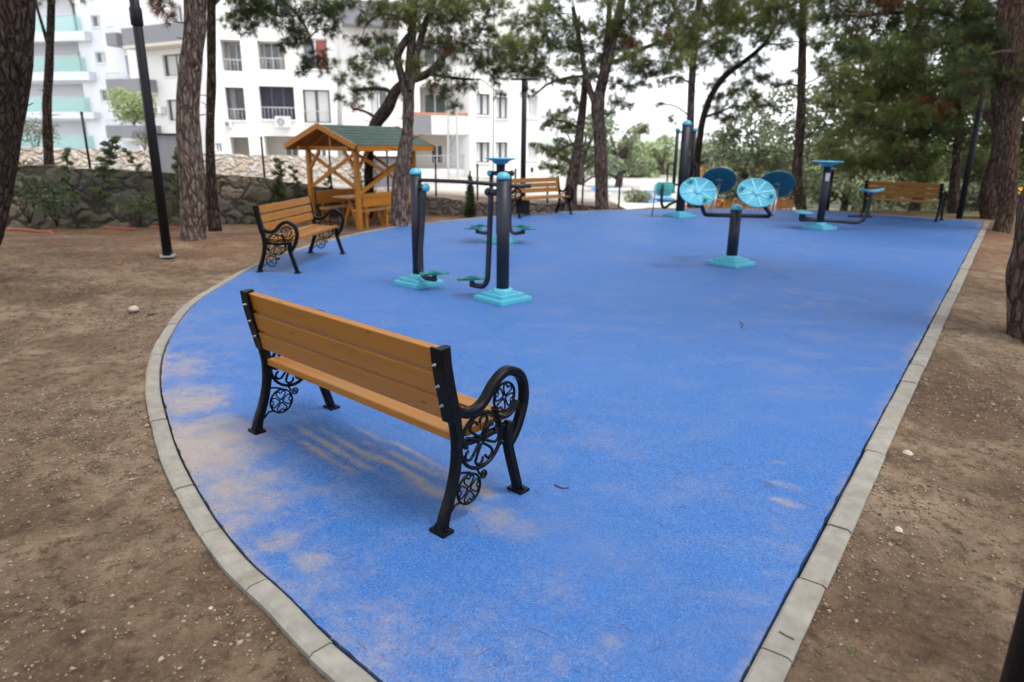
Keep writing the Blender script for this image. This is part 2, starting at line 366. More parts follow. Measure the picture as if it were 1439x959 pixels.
make_bark('bark grey', (0.205, 0.157, 0.136), (0.060, 0.040, 0.034))
make_bark('bark dark', (0.070, 0.048, 0.040), (0.018, 0.012, 0.010))
make_leaf('pine needles', [(0.050, 0.062, 0.024), (0.125, 0.150, 0.052), (0.24, 0.28, 0.085)], (0.19, 0.085, 0.04), 0.6, 0.45)
make_leaf('pine needles dark', [(0.028, 0.042, 0.018), (0.082, 0.110, 0.036), (0.18, 0.23, 0.062)], (0.16, 0.068, 0.032), 0.6, 0.4)
make_leaf('olive leaves', [(0.085, 0.105, 0.058), (0.16, 0.19, 0.105), (0.27, 0.31, 0.18)], (0.16, 0.13, 0.08), 0.55, 0.2)
make_leaf('washed-out leaves', [(0.14, 0.19, 0.10), (0.26, 0.33, 0.17), (0.38, 0.45, 0.24)], (0.45, 0.25, 0.16), 0.6, 0.3)  # leaf colours paled to stand for overexposed, washed-out far trees
make_leaf('shrub leaves', [(0.018, 0.030, 0.012), (0.045, 0.068, 0.024), (0.10, 0.135, 0.05)], (0.14, 0.10, 0.05))
make_stonewall('dark fieldstone', [(0.05, 0.045, 0.04), (0.11, 0.085, 0.07), (0.075, 0.07, 0.068), (0.20, 0.16, 0.12), (0.09, 0.062, 0.055)], (0.028, 0.026, 0.022), 1.6, 1.5, 0.06, 0.6)
make_stonewall('mid fieldstone', [(0.17, 0.14, 0.115), (0.26, 0.21, 0.165), (0.20, 0.18, 0.16), (0.32, 0.26, 0.20)], (0.10, 0.085, 0.07), 3.6, 1.2, 0.06)
make_stonewall('pale fieldstone', [(0.58, 0.54, 0.48), (0.68, 0.62, 0.55), (0.62, 0.50, 0.38), (0.74, 0.70, 0.65)], (0.48, 0.45, 0.40), 2.6, 1.9, 0.05)

m, nt, b = new_mat('balcony glass')   # pale green glass balustrade
b.inputs['Base Color'].default_value = (0.32, 0.68, 0.60, 1); b.inputs['Roughness'].default_value = 0.12
b.inputs['Alpha'].default_value = 0.5
m, nt, b = new_mat('lamp glass')
b.inputs['Base Color'].default_value = (0.55, 0.56, 0.58, 1); b.inputs['Roughness'].default_value = 0.3

# ------------------------------------------------------------------ mesh helpers
class MB:
    """collects shapes, becomes ONE mesh object"""
    def __init__(s): s.bm = bmesh.new()
    def box(s, c, size, rot=None, bevel=0.0, taper=None):
        g = bmesh.ops.create_cube(s.bm, size=1.0); vs = g['verts']
        for v in vs: v.co = Vector((v.co.x*size[0], v.co.y*size[1], v.co.z*size[2]))
        if taper:
            for v in vs:
                if v.co.z > 0: v.co.x *= taper; v.co.y *= taper
        if bevel:
            es = {e for v in vs for e in v.link_edges}
            r = bmesh.ops.bevel(s.bm, geom=list(es), offset=bevel, segments=2, affect='EDGES', profile=0.6)
            vs = list({v for f in r['faces'] for v in f.verts} | {v for v in vs if v.is_valid})
        M = Matrix.Translation(Vector(c)) @ (rot.to_4x4() if rot else Matrix())
        for v in vs: v.co = M @ v.co
        return s
    def beam(s, a, b, w, h, up=(0, 0, 1), bevel=0.0):
        a = Vector(a); b = Vector(b); d = b-a; L = d.length; d.normalize()
        up = Vector(up); x = d.cross(up)
        if x.length < 1e-4: x = d.cross(Vector((1, 0, 0)))
        x.normalize(); z = x.cross(d)
        rot = Matrix((x, d, z)).transposed()
        return s.box((a+b)/2, (w, L, h), rot, bevel)
    def tube(s, pts, r, n=8, cap=True, jit=0.0):
        pts = [Vector(p) for p in pts]; rs = r if isinstance(r, (list, tuple)) else [r]*len(pts)
        rings = []; ref = None
        for i, p in enumerate(pts):
            t = (pts[min(i+1, len(pts)-1)]-pts[max(i-1, 0)])
            if t.length < 1e-9: t = Vector((0, 0, 1))
            t.normalize()
            if ref is None:
                ref = t.cross(Vector((0, 0, 1)))
                if ref.length < 1e-3: ref = Vector((1, 0, 0))
            ref = (ref-t*ref.dot(t))
            if ref.length < 1e-6: ref = t.orthogonal()
            ref.normalize(); bi = t.cross(ref)
            ring = []
            for k in range(n):
                a = 2*PI*k/n; rr = rs[i]
                if jit: rr *= 1+jit*noise.noise(Vector((math.cos(a)*1.7+p.x*3, math.sin(a)*1.7+p.y*3, p.z*2.2)))
                ring.append(s.bm.verts.new(p+(ref*math.cos(a)+bi*math.sin(a))*rr))
            rings.append(ring)
        for A, B in zip(rings, rings[1:]):
            for k in range(n):
                f = s.bm.faces.new((A[k], A[(k+1) % n], B[(k+1) % n], B[k])); f.smooth = True
        if cap:
            for rg in (rings[0][::-1], rings[-1]):
                try: s.bm.faces.new(rg)
                except ValueError: pass
        return s
    def ribbon(s, pts2, wid, xt, x0=0.0):
        """flat bar following a path in the y-z plane; wid = thickness in the plane, xt = width across x"""
        P = [Vector(p) for p in pts2]; n = len(P); W = wid if isinstance(wid, (list, tuple)) else [wid]*n
        prev = None
        for i, p in enumerate(P):
            t = (P[min(i+1, n-1)]-P[max(i-1, 0)]).normalized(); nn = Vector((-t.y, t.x))
            a = p+nn*W[i]/2; b = p-nn*W[i]/2
            ch = min(W[i], xt)*0.22
            prof = []
            for (q, sg) in ((a, 1), (b, -1)):
                for xx, off in (((x0-xt/2), ch), ((x0+xt/2), ch)):
                    pass
            pr = [(x0-xt/2+ch, a), (x0+xt/2-ch, a), (x0+xt/2, a-nn*ch), (x0+xt/2, b+nn*ch), (x0+xt/2-ch, b), (x0-xt/2+ch, b), (x0-xt/2, b+nn*ch), (x0-xt/2, a-nn*ch)]
            ring = [s.bm.verts.new((x, q.x, q.y)) for x, q in pr]
            if prev:
                for k in range(8): s.bm.faces.new((prev[k], prev[(k+1) % 8], ring[(k+1) % 8], ring[k]))
            else: s.bm.faces.new(ring[::-1])
            prev = ring
        s.bm.faces.new(prev); return s
    def torus(s, c, R_, r, axis='X', n=28, m=6, arc=(0, 2*PI)):
        pts = []; full = abs(arc[1]-arc[0]-2*PI) < 1e-6
        for i in range(n+1):
            a = arc[0]+(arc[1]-arc[0])*i/n
            if axis == 'X': pts.append((c[0], c[1]+R_*math.cos(a), c[2]+R_*math.sin(a)))
            else: pts.append((c[0]+R_*math.cos(a), c[1]+R_*math.sin(a), c[2]))
        return s.tube(pts, r, m, cap=not full)
    def lathe(s, prof, c=(0, 0, 0), n=24, rot=None, sx=1, sy=1):
        rings = []
        M = Matrix.Translation(Vector(c)) @ (rot.to_4x4() if rot else Matrix())
        for (r, z) in prof:
            if r < 1e-5: rings.append([s.bm.verts.new(M @ Vector((0, 0, z)))])
            else: rings.append([s.bm.verts.new(M @ Vector((r*sx*math.cos(2*PI*k/n), r*sy*math.sin(2*PI*k/n), z))) for k in range(n)])
        for A, B in zip(rings, rings[1:]):
            for k in range(n):
                if len(A) == 1 and len(B) == 1: continue
                if len(A) == 1: f = s.bm.faces.new((A[0], B[(k+1) % n], B[k]))
                elif len(B) == 1: f = s.bm.faces.new((A[k], A[(k+1) % n], B[0]))
                else: f = s.bm.faces.new((A[k], A[(k+1) % n], B[(k+1) % n], B[k]))
                f.smooth = True
        return s
    def poly(s, pts, flip=False):
        vs = [s.bm.verts.new(p) for p in pts]
        s.bm.faces.new(vs[::-1] if flip else vs); return s
    def prism(s, pts2, z0, z1):
        a = [s.bm.verts.new((p[0], p[1], z0)) for p in pts2]; b = [s.bm.verts.new((p[0], p[1], z1)) for p in pts2]
        n = len(a); s.bm.faces.new(a[::-1]); s.bm.faces.new(b)
        for i in range(n): s.bm.faces.new((a[i], a[(i+1) % n], b[(i+1) % n], b[i]))
        return s
    def build(s, name, mat, parent=None):
        me = bpy.data.meshes.new(name)
        bmesh.ops.recalc_face_normals(s.bm, faces=s.bm.faces)
        s.bm.to_mesh(me); s.bm.free()
        me.materials.append(MATS[mat]); return link(name, me, parent)

def link(name, me, parent=None):
    o = bpy.data.objects.new(name, me); COL.objects.link(o)
    if parent is not None: o.parent = parent
    return o

def tag(o, label=None, cat=None, group=None, kind=None):
    if label: o['label'] = label
    if cat: o['category'] = cat
    if group: o['group'] = group
    if kind: o['kind'] = kind
    return o

def thing(name, loc, rz, label, cat, group=None):
    o = bpy.data.objects.new(name, None); COL.objects.link(o); o.empty_display_size = 0.2
    o.location = loc; o.rotation_euler = (0, 0, rz); return tag(o, label, cat, group)

def copy_tree(o, parent=None):
    c = o.copy(); COL.objects.link(c)
    if parent is not None: c.parent = parent
    for ch in [x for x in bpy.data.objects if x.parent == o]: copy_tree(ch, c)
    return c

def np_mesh(name, V, Fc, mat, parent=None, tint=None, nv=3):
    """V (N,3) float, Fc (M,nv) int"""
    me = bpy.data.meshes.new(name)
    me.vertices.add(len(V)); me.vertices.foreach_set('co', np.ascontiguousarray(V, np.float32).ravel())
    me.loops.add(len(Fc)*nv); me.loops.foreach_set('vertex_index', np.ascontiguousarray(Fc, np.int32).ravel())
    me.polygons.add(len(Fc)); me.polygons.foreach_set('loop_start', np.arange(len(Fc), dtype=np.int32)*nv)
    me.polygons.foreach_set('loop_total', np.full(len(Fc), nv, np.int32))
    if tint is not None:
        at_ = me.attributes.new('tint', 'FLOAT', 'POINT'); at_.data.foreach_set('value', np.ascontiguousarray(tint, np.float32))
    me.update(calc_edges=True); me.materials.append(MATS[mat])
    return link(name, me, parent)

# ------------------------------------------------------------------ camera, light, world
cam = bpy.data.cameras.new('camera'); cam.sensor_width = 36; cam.lens = F_PX/1439*36; cam.clip_end = 2000; cam.clip_start = 0.05
camo = bpy.data.objects.new('camera', cam); COL.objects.link(camo); SC.camera = camo
right = Vector((1, 0, 0)); fw = Vector((0, math.cos(PITCH), -math.sin(PITCH))); up = Vector((0, math.sin(PITCH), math.cos(PITCH)))
# roll: picture axes turned by ROLL
xr = right*math.cos(ROLL)+up*math.sin(ROLL); ur = -right*math.sin(ROLL)+up*math.cos(ROLL)
camo.matrix_world = Matrix((( xr.x, ur.x, -fw.x, 0), (xr.y, ur.y, -fw.y, 0), (xr.z, ur.z, -fw.z, EYE), (0, 0, 0, 1)))
cam.dof.use_dof = True; cam.dof.focus_distance = 3.35; cam.dof.aperture_fstop = 2.0

SUN_EL, SUN_AZ = R(66), R(115)      # azimuth from +Y clockwise
w = bpy.data.worlds.new('World'); SC.world = w; w.use_nodes = True; nt = w.node_tree
bg = nt.nodes['Background']; bg.inputs['Strength'].default_value = 0.118
sky = nt.nodes.new('ShaderNodeTexSky'); sky.sky_type = 'NISHITA'; sky.sun_disc = False
sky.sun_elevation = SUN_EL; sky.sun_rotation = SUN_AZ; sky.dust_density = 3.0; sky.air_density = 1.0
tc = nt.nodes.new('ShaderNodeTexCoord')
cl = nt.nodes.new('ShaderNodeTexNoise'); cl.inputs['Scale'].default_value = 3.0; cl.inputs['Detail'].default_value = 6
nt.links.new(tc.outputs['Generated'], cl.inputs['Vector'])
mr = nt.nodes.new('ShaderNodeMapRange'); nt.links.new(cl.outputs['Fac'], mr.inputs[0]); mr.inputs[1].default_value = 0.35; mr.inputs[2].default_value = 0.6; mr.inputs[3].default_value = 0.62; mr.inputs[4].default_value = 0.97
mx = nt.nodes.new('ShaderNodeMix'); mx.data_type = 'RGBA'; nt.links.new(mr.outputs[0], mx.inputs[0]); nt.links.new(sky.outputs[0], mx.inputs[6]); mx.inputs[7].default_value = (9.0, 9.2, 9.6, 1)
nt.links.new(mx.outputs[2], bg.inputs['Color'])
sl = bpy.data.lights.new('sun', 'SUN'); sl.energy = 2.0; sl.angle = R(22); sl.color = (1.0, 0.96, 0.9)
so = bpy.data.objects.new('sun', sl); COL.objects.link(so)
sd = Vector((math.sin(SUN_AZ)*math.cos(SUN_EL), math.cos(SUN_AZ)*math.cos(SUN_EL), math.sin(SUN_EL)))
so.rotation_euler = (-sd).to_track_quat('-Z', 'Y').to_euler(); so.location = (0, 0, 30)
SC.view_settings.view_transform = 'Standard'; SC.view_settings.look = 'None'; SC.view_settings.gamma = 1
SC.view_settings.exposure = 0.88
SC.cycles.use_denoising = True
SC.cycles.max_bounces = 6; SC.cycles.transparent_max_bounces = 6; SC.cycles.diffuse_bounces = 2; SC.cycles.adaptive_threshold = 0.02; SC.cycles.glossy_bounces = 2

# ------------------------------------------------------------------ ground
def axis(a, b, fine, lo, hi, grow=1.13):
    xs = list(np.arange(a, b, fine)); st = fine; x = b
    while x < hi: st *= grow; x += st; xs.append(x)
    st = fine; x = a; left = []
    while x > lo: st *= grow; x -= st; left.append(x)
    return np.array(left[::-1]+xs)

xs = axis(-5.0, 4.5, 0.045, -500, 500, 1.035); ys = axis(0.9, 9.0, 0.045, -60, 700, 1.03)
X, Y = np.meshgrid(xs, ys); H = terrain(X, Y)
D = seg_dist(X.ravel(), Y.ravel()).reshape(X.shape)
rel = np.zeros(X.shape); near = (np.abs(X) < 16) & (Y < 26)
for j, i in zip(*np.nonzero(near & (D > 0.02))):
    p = Vector((X[j, i], Y[j, i], 0))
    rel[j, i] = noise.fractal(p*1.1, 1.0, 2.0, 3)*0.035+((noise.fractal(p*4.0, 0.5, 2.2, 5)*0.022+max(0, noise.noise(p*11)-.1)*.02) if p.y < 12 else 0)
amp = np.clip((D-0.1)/0.5, 0.25, 1)
H = H+rel*amp
# a little heap of soil leaning on the outer side of the kerb
H += 0.018*np.exp(-np.maximum(D-0.1, 0)*5)*(D > 0)
H = np.where(D < 0.10, np.minimum(H, -0.03), H)
H = np.where(D < 0.0, -0.08, H)
V = np.stack([X, Y, H], -1).reshape(-1, 3); ny, nx = X.shape
idx = np.arange(nx*ny).reshape(ny, nx)
Fc = np.stack([idx[:-1, :-1], idx[:-1, 1:], idx[1:, 1:], idx[1:, :-1]], -1).reshape(-1, 4)
g = np_mesh('ground', V, Fc, 'dry dirt', nv=4); tag(g, kind='structure')
g.data.polygons.foreach_set('use_smooth', [True]*len(g.data.polygons))

# blue platform (inset 12 mm from the kerb so that a dark gap shows), slightly ragged rim
def offset_outline(pts, d):
    out = []; n = len(pts)
    for i, p in enumerate(pts):
        t = (pts[(i+1) % n]-pts[i-1]); t.z = 0; t.normalize(); out.append(p+Vector((-t.y, t.x, 0))*d)
    return out
def resample(pts, step):
    out = [pts[0].copy()]; acc = 0
    for a, b in zip(pts, pts[1:]):
        L = (b-a).length
        while acc+L >= step:
            t = (step-acc)/L; a = a.lerp(b, t); L = (b-a).length; out.append(a.copy()); acc = 0
        acc += L
    return out
dense = resample([START]+EDGE_L+[CORNER]+[START], 0.05)
area = sum(a.x*b.y-b.x*a.y for a, b in zip(dense, dense[1:]+dense[:1]))
sgn = 1 if area > 0 else -1
rim = []
n = len(dense)
for i, p in enumerate(dense):
    t = (dense[(i+1) % n]-dense[i-1]); t.z = 0; t.normalize()
    nn = Vector((-t.y, t.x, 0))*sgn
    rim.append(p+nn*(0.011+max(0, noise.noise(p*9))*0.012+noise.noise(p*23)*0.004))
from mathutils.geometry import delaunay_2d_cdt
rim = rim[:-1] if (rim[0]-rim[-1]).length < 1e-3 else rim
RV = [Vector((p.x, p.y)) for p in rim]; NR_ = len(RV)
ptsI = []
for (y0, y1, st) in ((1.0, 5.2, .06), (5.2, 19, .16)):
    gx, gy = np.meshgrid(np.arange(-3.6, 11.2, st), np.arange(y0, y1, st)); q = np.stack([gx.ravel(), gy.ravel()], -1)
    q = q[seg_dist(q[:, 0], q[:, 1]) < -.05]; ptsI += [Vector(v) for v in q]
cv, ce, cf, *_ = delaunay_2d_cdt(RV+ptsI, [(i, (i+1) % NR_) for i in range(NR_)], [], 1, 1e-5)
cv = np.array([(v.x, v.y, 0.0) for v in cv]); me = bpy.data.meshes.new('play_surface')
nrim = len(cv)
low = [(v.x, v.y, -.05) for v in RV]; top2 = [(v.x, v.y, 0) for v in RV]
me.from_pydata([tuple(v) for v in cv]+top2+low, [], [tuple(f) for f in cf]+[(nrim+i, nrim+(i+1) % NR_, nrim+NR_+(i+1) % NR_, nrim+NR_+i) for i in range(NR_)])
def sand_shade_at(x, y):
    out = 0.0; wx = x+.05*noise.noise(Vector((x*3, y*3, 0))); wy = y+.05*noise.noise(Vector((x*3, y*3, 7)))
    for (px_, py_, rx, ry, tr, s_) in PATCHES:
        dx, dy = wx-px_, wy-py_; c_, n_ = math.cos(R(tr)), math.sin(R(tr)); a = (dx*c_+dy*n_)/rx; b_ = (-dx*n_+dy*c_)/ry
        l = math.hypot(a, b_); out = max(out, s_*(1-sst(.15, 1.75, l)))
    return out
ED_ = seg_dist([v.co.x for v in me.vertices], [v.co.y for v in me.vertices])
sa_ = me.attributes.new('sand_and_shade', 'FLOAT', 'POINT'); sa_.data.foreach_set('value', [max(sand_shade_at(v.co.x, v.co.y), .72*math.exp(e/.10)*(.75+noise.noise(v.co*1.3))) for v, e in zip(me.vertices, ED_)])
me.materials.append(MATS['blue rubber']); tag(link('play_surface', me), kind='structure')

# kerb stones
def kerb_run(line, length, mb, w=0.105, jit=0.004):
    pts = resample(line, 0.1); k = int(round(length/0.1))
    for i in range(0, len(pts)-1, k):
        seg = pts[i:i+k+1]
        if len(seg) < 2: break
        j = random.uniform(-jit, jit); zz = 0.006+random.uniform(-0.004, 0.005)
        L, Rr = [], []
        for q, p in enumerate(seg):
            a = pts[max(0, i+q-1)]; b = pts[min(len(pts)-1, i+q+1)]
            t = (b-a).normalized(); nn = Vector((-t.y, t.x, 0))
            if seg_dist([p.x+nn.x*.05], [p.y+nn.y*.05])[0] < 0: nn = -nn
            e = Vector((0, 0, 0))
            if q == 0: e = t*0.004
            if q == len(seg)-1: e = -t*0.004
            ch = 0.010+0.003*noise.noise(p*13)
            o0 = p+nn*(0.002+j)+e; o1 = p+nn*(w+j+0.002*noise.noise(p*7))+e
            L.append([(o0.x, o0.y, -0.16), (o0.x, o0.y, zz-ch*0.6), (o0.x+nn.x*ch, o0.y+nn.y*ch, zz), (o1.x-nn.x*ch*1.6, o1.y-nn.y*ch*1.6, zz+0.002*noise.noise(p*5)), (o1.x, o1.y, zz-ch), (o1.x+nn.x*.004, o1.y+nn.y*.004, -0.16)])
        rings = [[mb.bm.verts.new(v) for v in r] for r in L]
        for A, B in zip(rings, rings[1:]):
            for q in range(5): mb.bm.faces.new((A[q], A[q+1], B[q+1], B[q]))
        mb.bm.faces.new(rings[0]); mb.bm.faces.new(rings[-1])
mb = MB()
kerb_run(EDGE_L+[CORNER], 0.5, mb, 0.092)
kerb_run([CORNER+Vector((.03, .045, 0)), START], 0.5, mb, 0.108)
tag(mb.build('kerb', 'kerb concrete'), kind='structure')

# gravel and litter: nobody could count it
def scatter_stones(name, pts, sizes, mat):
    n = len(pts); base = np.array([(1, 0, 0), (-1, 0, 0), (0, 1, 0), (0, -1, 0), (0, 0, 1), (0, 0, -1)], float)
    fc = np.array([(0, 2, 4), (2, 1, 4), (1, 3, 4), (3, 0, 4), (2, 0, 5), (1, 2, 5), (3, 1, 5), (0, 3, 5)])
    V = base[None]*(1+RNG.uniform(-.35, .35, (n, 6, 1)))*np.array([1, .8, .55]); a = RNG.uniform(0, 6.28, n)
    c, s = np.cos(a), np.sin(a); x = V[..., 0]*c[:, None]-V[..., 1]*s[:, None]; y = V[..., 0]*s[:, None]+V[..., 1]*c[:, None]
    V = np.stack([x, y, V[..., 2]], -1)*sizes[:, None, None]+pts[:, None, :]
    F_ = (fc[None]+(np.arange(n)*6)[:, None, None]).reshape(-1, 3)
    return np_mesh(name, V.reshape(-1, 3), F_, mat)
m, nt, b = new_mat('gravel')
ri = nt.nodes.new('ShaderNodeNewGeometry').outputs['Random Per Island']
nt.links.new(ramp(nt, ri, [(0, (0.06, 0.040, 0.027)), (0.4, (0.13, 0.092, 0.062)), (0.8, (0.19, 0.142, 0.100)), (0.985, (0.21, 0.17, 0.13)), (1, (0.31, 0.27, 0.23))]), b.inputs['Base Color']); b.inputs['Roughness'].default_value = 0.9
def dirt_points(n, xr_, yr_, mind=0.11):
    P = np.stack([RNG.uniform(*xr_, n*2), RNG.uniform(*yr_, n*2)], -1)
    P = P[seg_dist(P[:, 0], P[:, 1]) > mind]
    keep = np.array([noise.noise(Vector((p[0]*.9, p[1]*.9, 3)))+0.35 > RNG.uniform(-.1, .7) for p in P])
    return P[keep][:n]
Z_IDX = (xs, ys, H)
def ground_z(px, py):
    i = np.clip(np.searchsorted(xs, px)-1, 0, nx-2); j = np.clip(np.searchsorted(ys, py)-1, 0, ny-2)
    tx = (px-xs[i])/(xs[i+1]-xs[i]); ty = (py-ys[j])/(ys[j+1]-ys[j])
    return (H[j, i]*(1-tx)*(1-ty)+H[j, i+1]*tx*(1-ty)+H[j+1, i]*(1-tx)*ty+H[j+1, i+1]*tx*ty)
allp = []; alls = []
for n_, xr_, yr_, s0, s1 in ((26000, (-4.5, .4), (1.0, 6.5), .0022, .008), (22000, (-4.5, 4.5), (1.0, 7.5), .006, .014), (16000, (1.0, 4.5), (1.2, 6.5), .0022, .008), (1500, (-4.5, 4.5), (1.0, 7), .008, .019), (120, (-4.5, 4.5), (1.0, 7), .018, .03), (9000, (-9, -2.5), (5, 13), .005, .017), (3000, (3.5, 12), (5.5, 15), .005, .015)):
    p = dirt_points(n_, xr_, yr_); s = s0+(s1-s0)*RNG.power(0.5, len(p))
    z = ground_z(p[:, 0], p[:, 1]); allp.append(np.stack([p[:, 0], p[:, 1], z+s*.15], -1)); alls.append(s)
q_ = np.stack([RNG.uniform(-3.5, 4.5, 60000), RNG.uniform(1.2, 7, 60000)], -1); dq = seg_dist(q_[:, 0], q_[:, 1]); q_ = q_[(dq < -.005) & (dq > -.006-.05*RNG.uniform(0, 1, len(dq))**2)][:1500]
allp.append(np.stack([q_[:, 0], q_[:, 1], np.full(len(q_), .001)], -1)); alls.append(RNG.uniform(.0018, .0055, len(q_)))
gr = scatter_stones('gravel', np.concatenate(allp), np.concatenate(alls), 'gravel')
tag(gr, 'fine gravel and small pebbles scattered over the brown dirt', 'gravel', kind='stuff')

def litter(name, n, xr_, yr_, on_blue, lmin, lmax, wid, mat, label):
    P = np.stack([RNG.uniform(*xr_, n*3), RNG.uniform(*yr_, n*3)], -1); d = seg_dist(P[:, 0], P[:, 1])
    P = P[(d < -0.03) if on_blue else (d > 0.02)]
    keep = np.array([noise.noise(Vector((p[0]*.8, p[1]*.8, 9)))+0.2 > RNG.uniform(-.2, .6) for p in P]); P = P[keep][:n]
    a = RNG.uniform(0, PI, len(P)); L = RNG.uniform(lmin, lmax, len(P)); V = []; F_ = []
    for q, (p, an, l) in enumerate(zip(P, a, L)):
        z = 0.0015 if on_blue else float(ground_z(p[0], p[1]))+0.004
        cur = random.uniform(-.25, .25)
        for k in range(4):
            t = (k/3-.5)*l; off = cur*l*(1-(k/1.5-1)**2)
            cx = p[0]+math.cos(an)*t-math.sin(an)*off; cy = p[1]+math.sin(an)*t+math.cos(an)*off
            V += [(cx-math.sin(an)*wid/2, cy+math.cos(an)*wid/2, z), (cx, cy, z+wid*.8), (cx+math.sin(an)*wid/2, cy-math.cos(an)*wid/2, z)]
        b0 = q*12
        for k in range(3):
            for e in range(2): F_.append((b0+k*3+e, b0+k*3+e+1, b0+k*3+4+e, b0+k*3+3+e))
    o = np_mesh(name, np.array(V), np.array(F_), mat, nv=4); return tag(o, label, 'needles', kind='stuff')
litter('pine_needle_litter', 420, (-3.4, 6.5), (1.5, 9.5), True, .03, .10, .0015, 'twig brown', 'dry pine needles lying on the blue rubber surface')
litter('pine_needle_litter', 2200, (-5, 5), (1.0, 8), False, .03, .09, .0018, 'twig brown', 'dry pine needles lying on the brown dirt')

def stone(px, py, r, mat, label):
    p = hit(px, py); mb = MB(); bmesh.ops.create_icosphere(mb.bm, subdivisions=3, radius=r)
    for v in mb.bm.verts:
        v.co *= 1+0.35*noise.noise(v.co*1.6/r+Vector((px, py, 0))); v.co.z *= 0.65
    for f in mb.bm.faces: f.smooth = True
    o = mb.build('stone', mat); o.location = (p.x, p.y, p.z+r*.35); tag(o, label, 'stone')
stone(188, 437, .05, 'stone pale', 'pale round stone on the dirt left of the curved kerb')
stone(213, 443, .04, 'stone dark', 'dark brown stone close to the curved kerb beside a pale round stone')
stone(1275, 640, .028, 'stone pale', 'grey stone on the dirt just outside the straight right kerb')
stone(1262, 747, .02, 'stone pale', 'pale pebble in a hollow of the dirt right of the straight kerb')
stone(297, 858, .013, 'stone pale', 'white pebble on the dirt at lower left, upper of a close pair')
stone(305, 873, .012, 'stone pale', 'white pebble on the dirt at lower left, lower of a close pair')
def twig(pts, r, label):
    mb = MB(); mb.tube([gnd(x, y, .004+random.uniform(0, .004)) for x, y in pts], r, 5); tag(mb.build('twig', 'twig brown'), label, 'twig')
twig([(779, 681), (785, 684), (791, 686), (799, 685)], .004, 'small dark curved twig on the blue surface right of the nearest bench')
twig([(1040, 452), (1044, 456), (1042, 461)], .006, 'tiny upright looking twig on the blue surface below the disc trainer')
twig([(1095, 888), (1105, 894), (1116, 899)], .004, 'brown twig lying across a joint of the straight kerb')

# ------------------------------------------------------------------ benches
def rot2(v, a): return (v[0]*math.cos(a)-v[1]*math.sin(a), v[0]*math.sin(a)+v[1]*math.cos(a))
def ornament(mb, x, c, r, arms=4, a0=PI/4, t=0.0055, deco=True):
    """pierced round panel: ring, arms ending in paired curls"""
    mb.torus((x, c[0], c[1]), r, t*1.35, 'X', 30, 6)
    for k in range(arms):
        a = a0+k*2*PI/arms; dv = Vector((math.cos(a), math.sin(a)))
        q0 = Vector(c)+dv*r*0.10; q1 = Vector(c)+dv*r*0.60
        for off in (-1, 1):
            nv = Vector((-dv.y, dv.x))*off
            path = [q0+nv*r*.07, Vector(c)+dv*r*.40+nv*r*.08, Vector(c)+dv*r*.58+nv*r*.10]
            cc = Vector(c)+dv*r*.64+nv*r*.29
            for s in range(1, 7):
                ang = PI+off*0-s*0.62
                base_a = math.atan2(-nv.y, -nv.x)
                aa = base_a+off*s*0.66
                path.append(cc+Vector((math.cos(aa), math.sin(aa)))*r*.185)
            mb.tube([(x, p.x, p.y) for p in path], t, 5)
    if deco:
        for s in (0.16,):
            mb.torus((x, c[0], c[1]), r*s, t*.9, 'X', 10, 5)

def smooth2(pts, n=5):
    return [(p.x, p.y) for p in catmull(pts, n)]

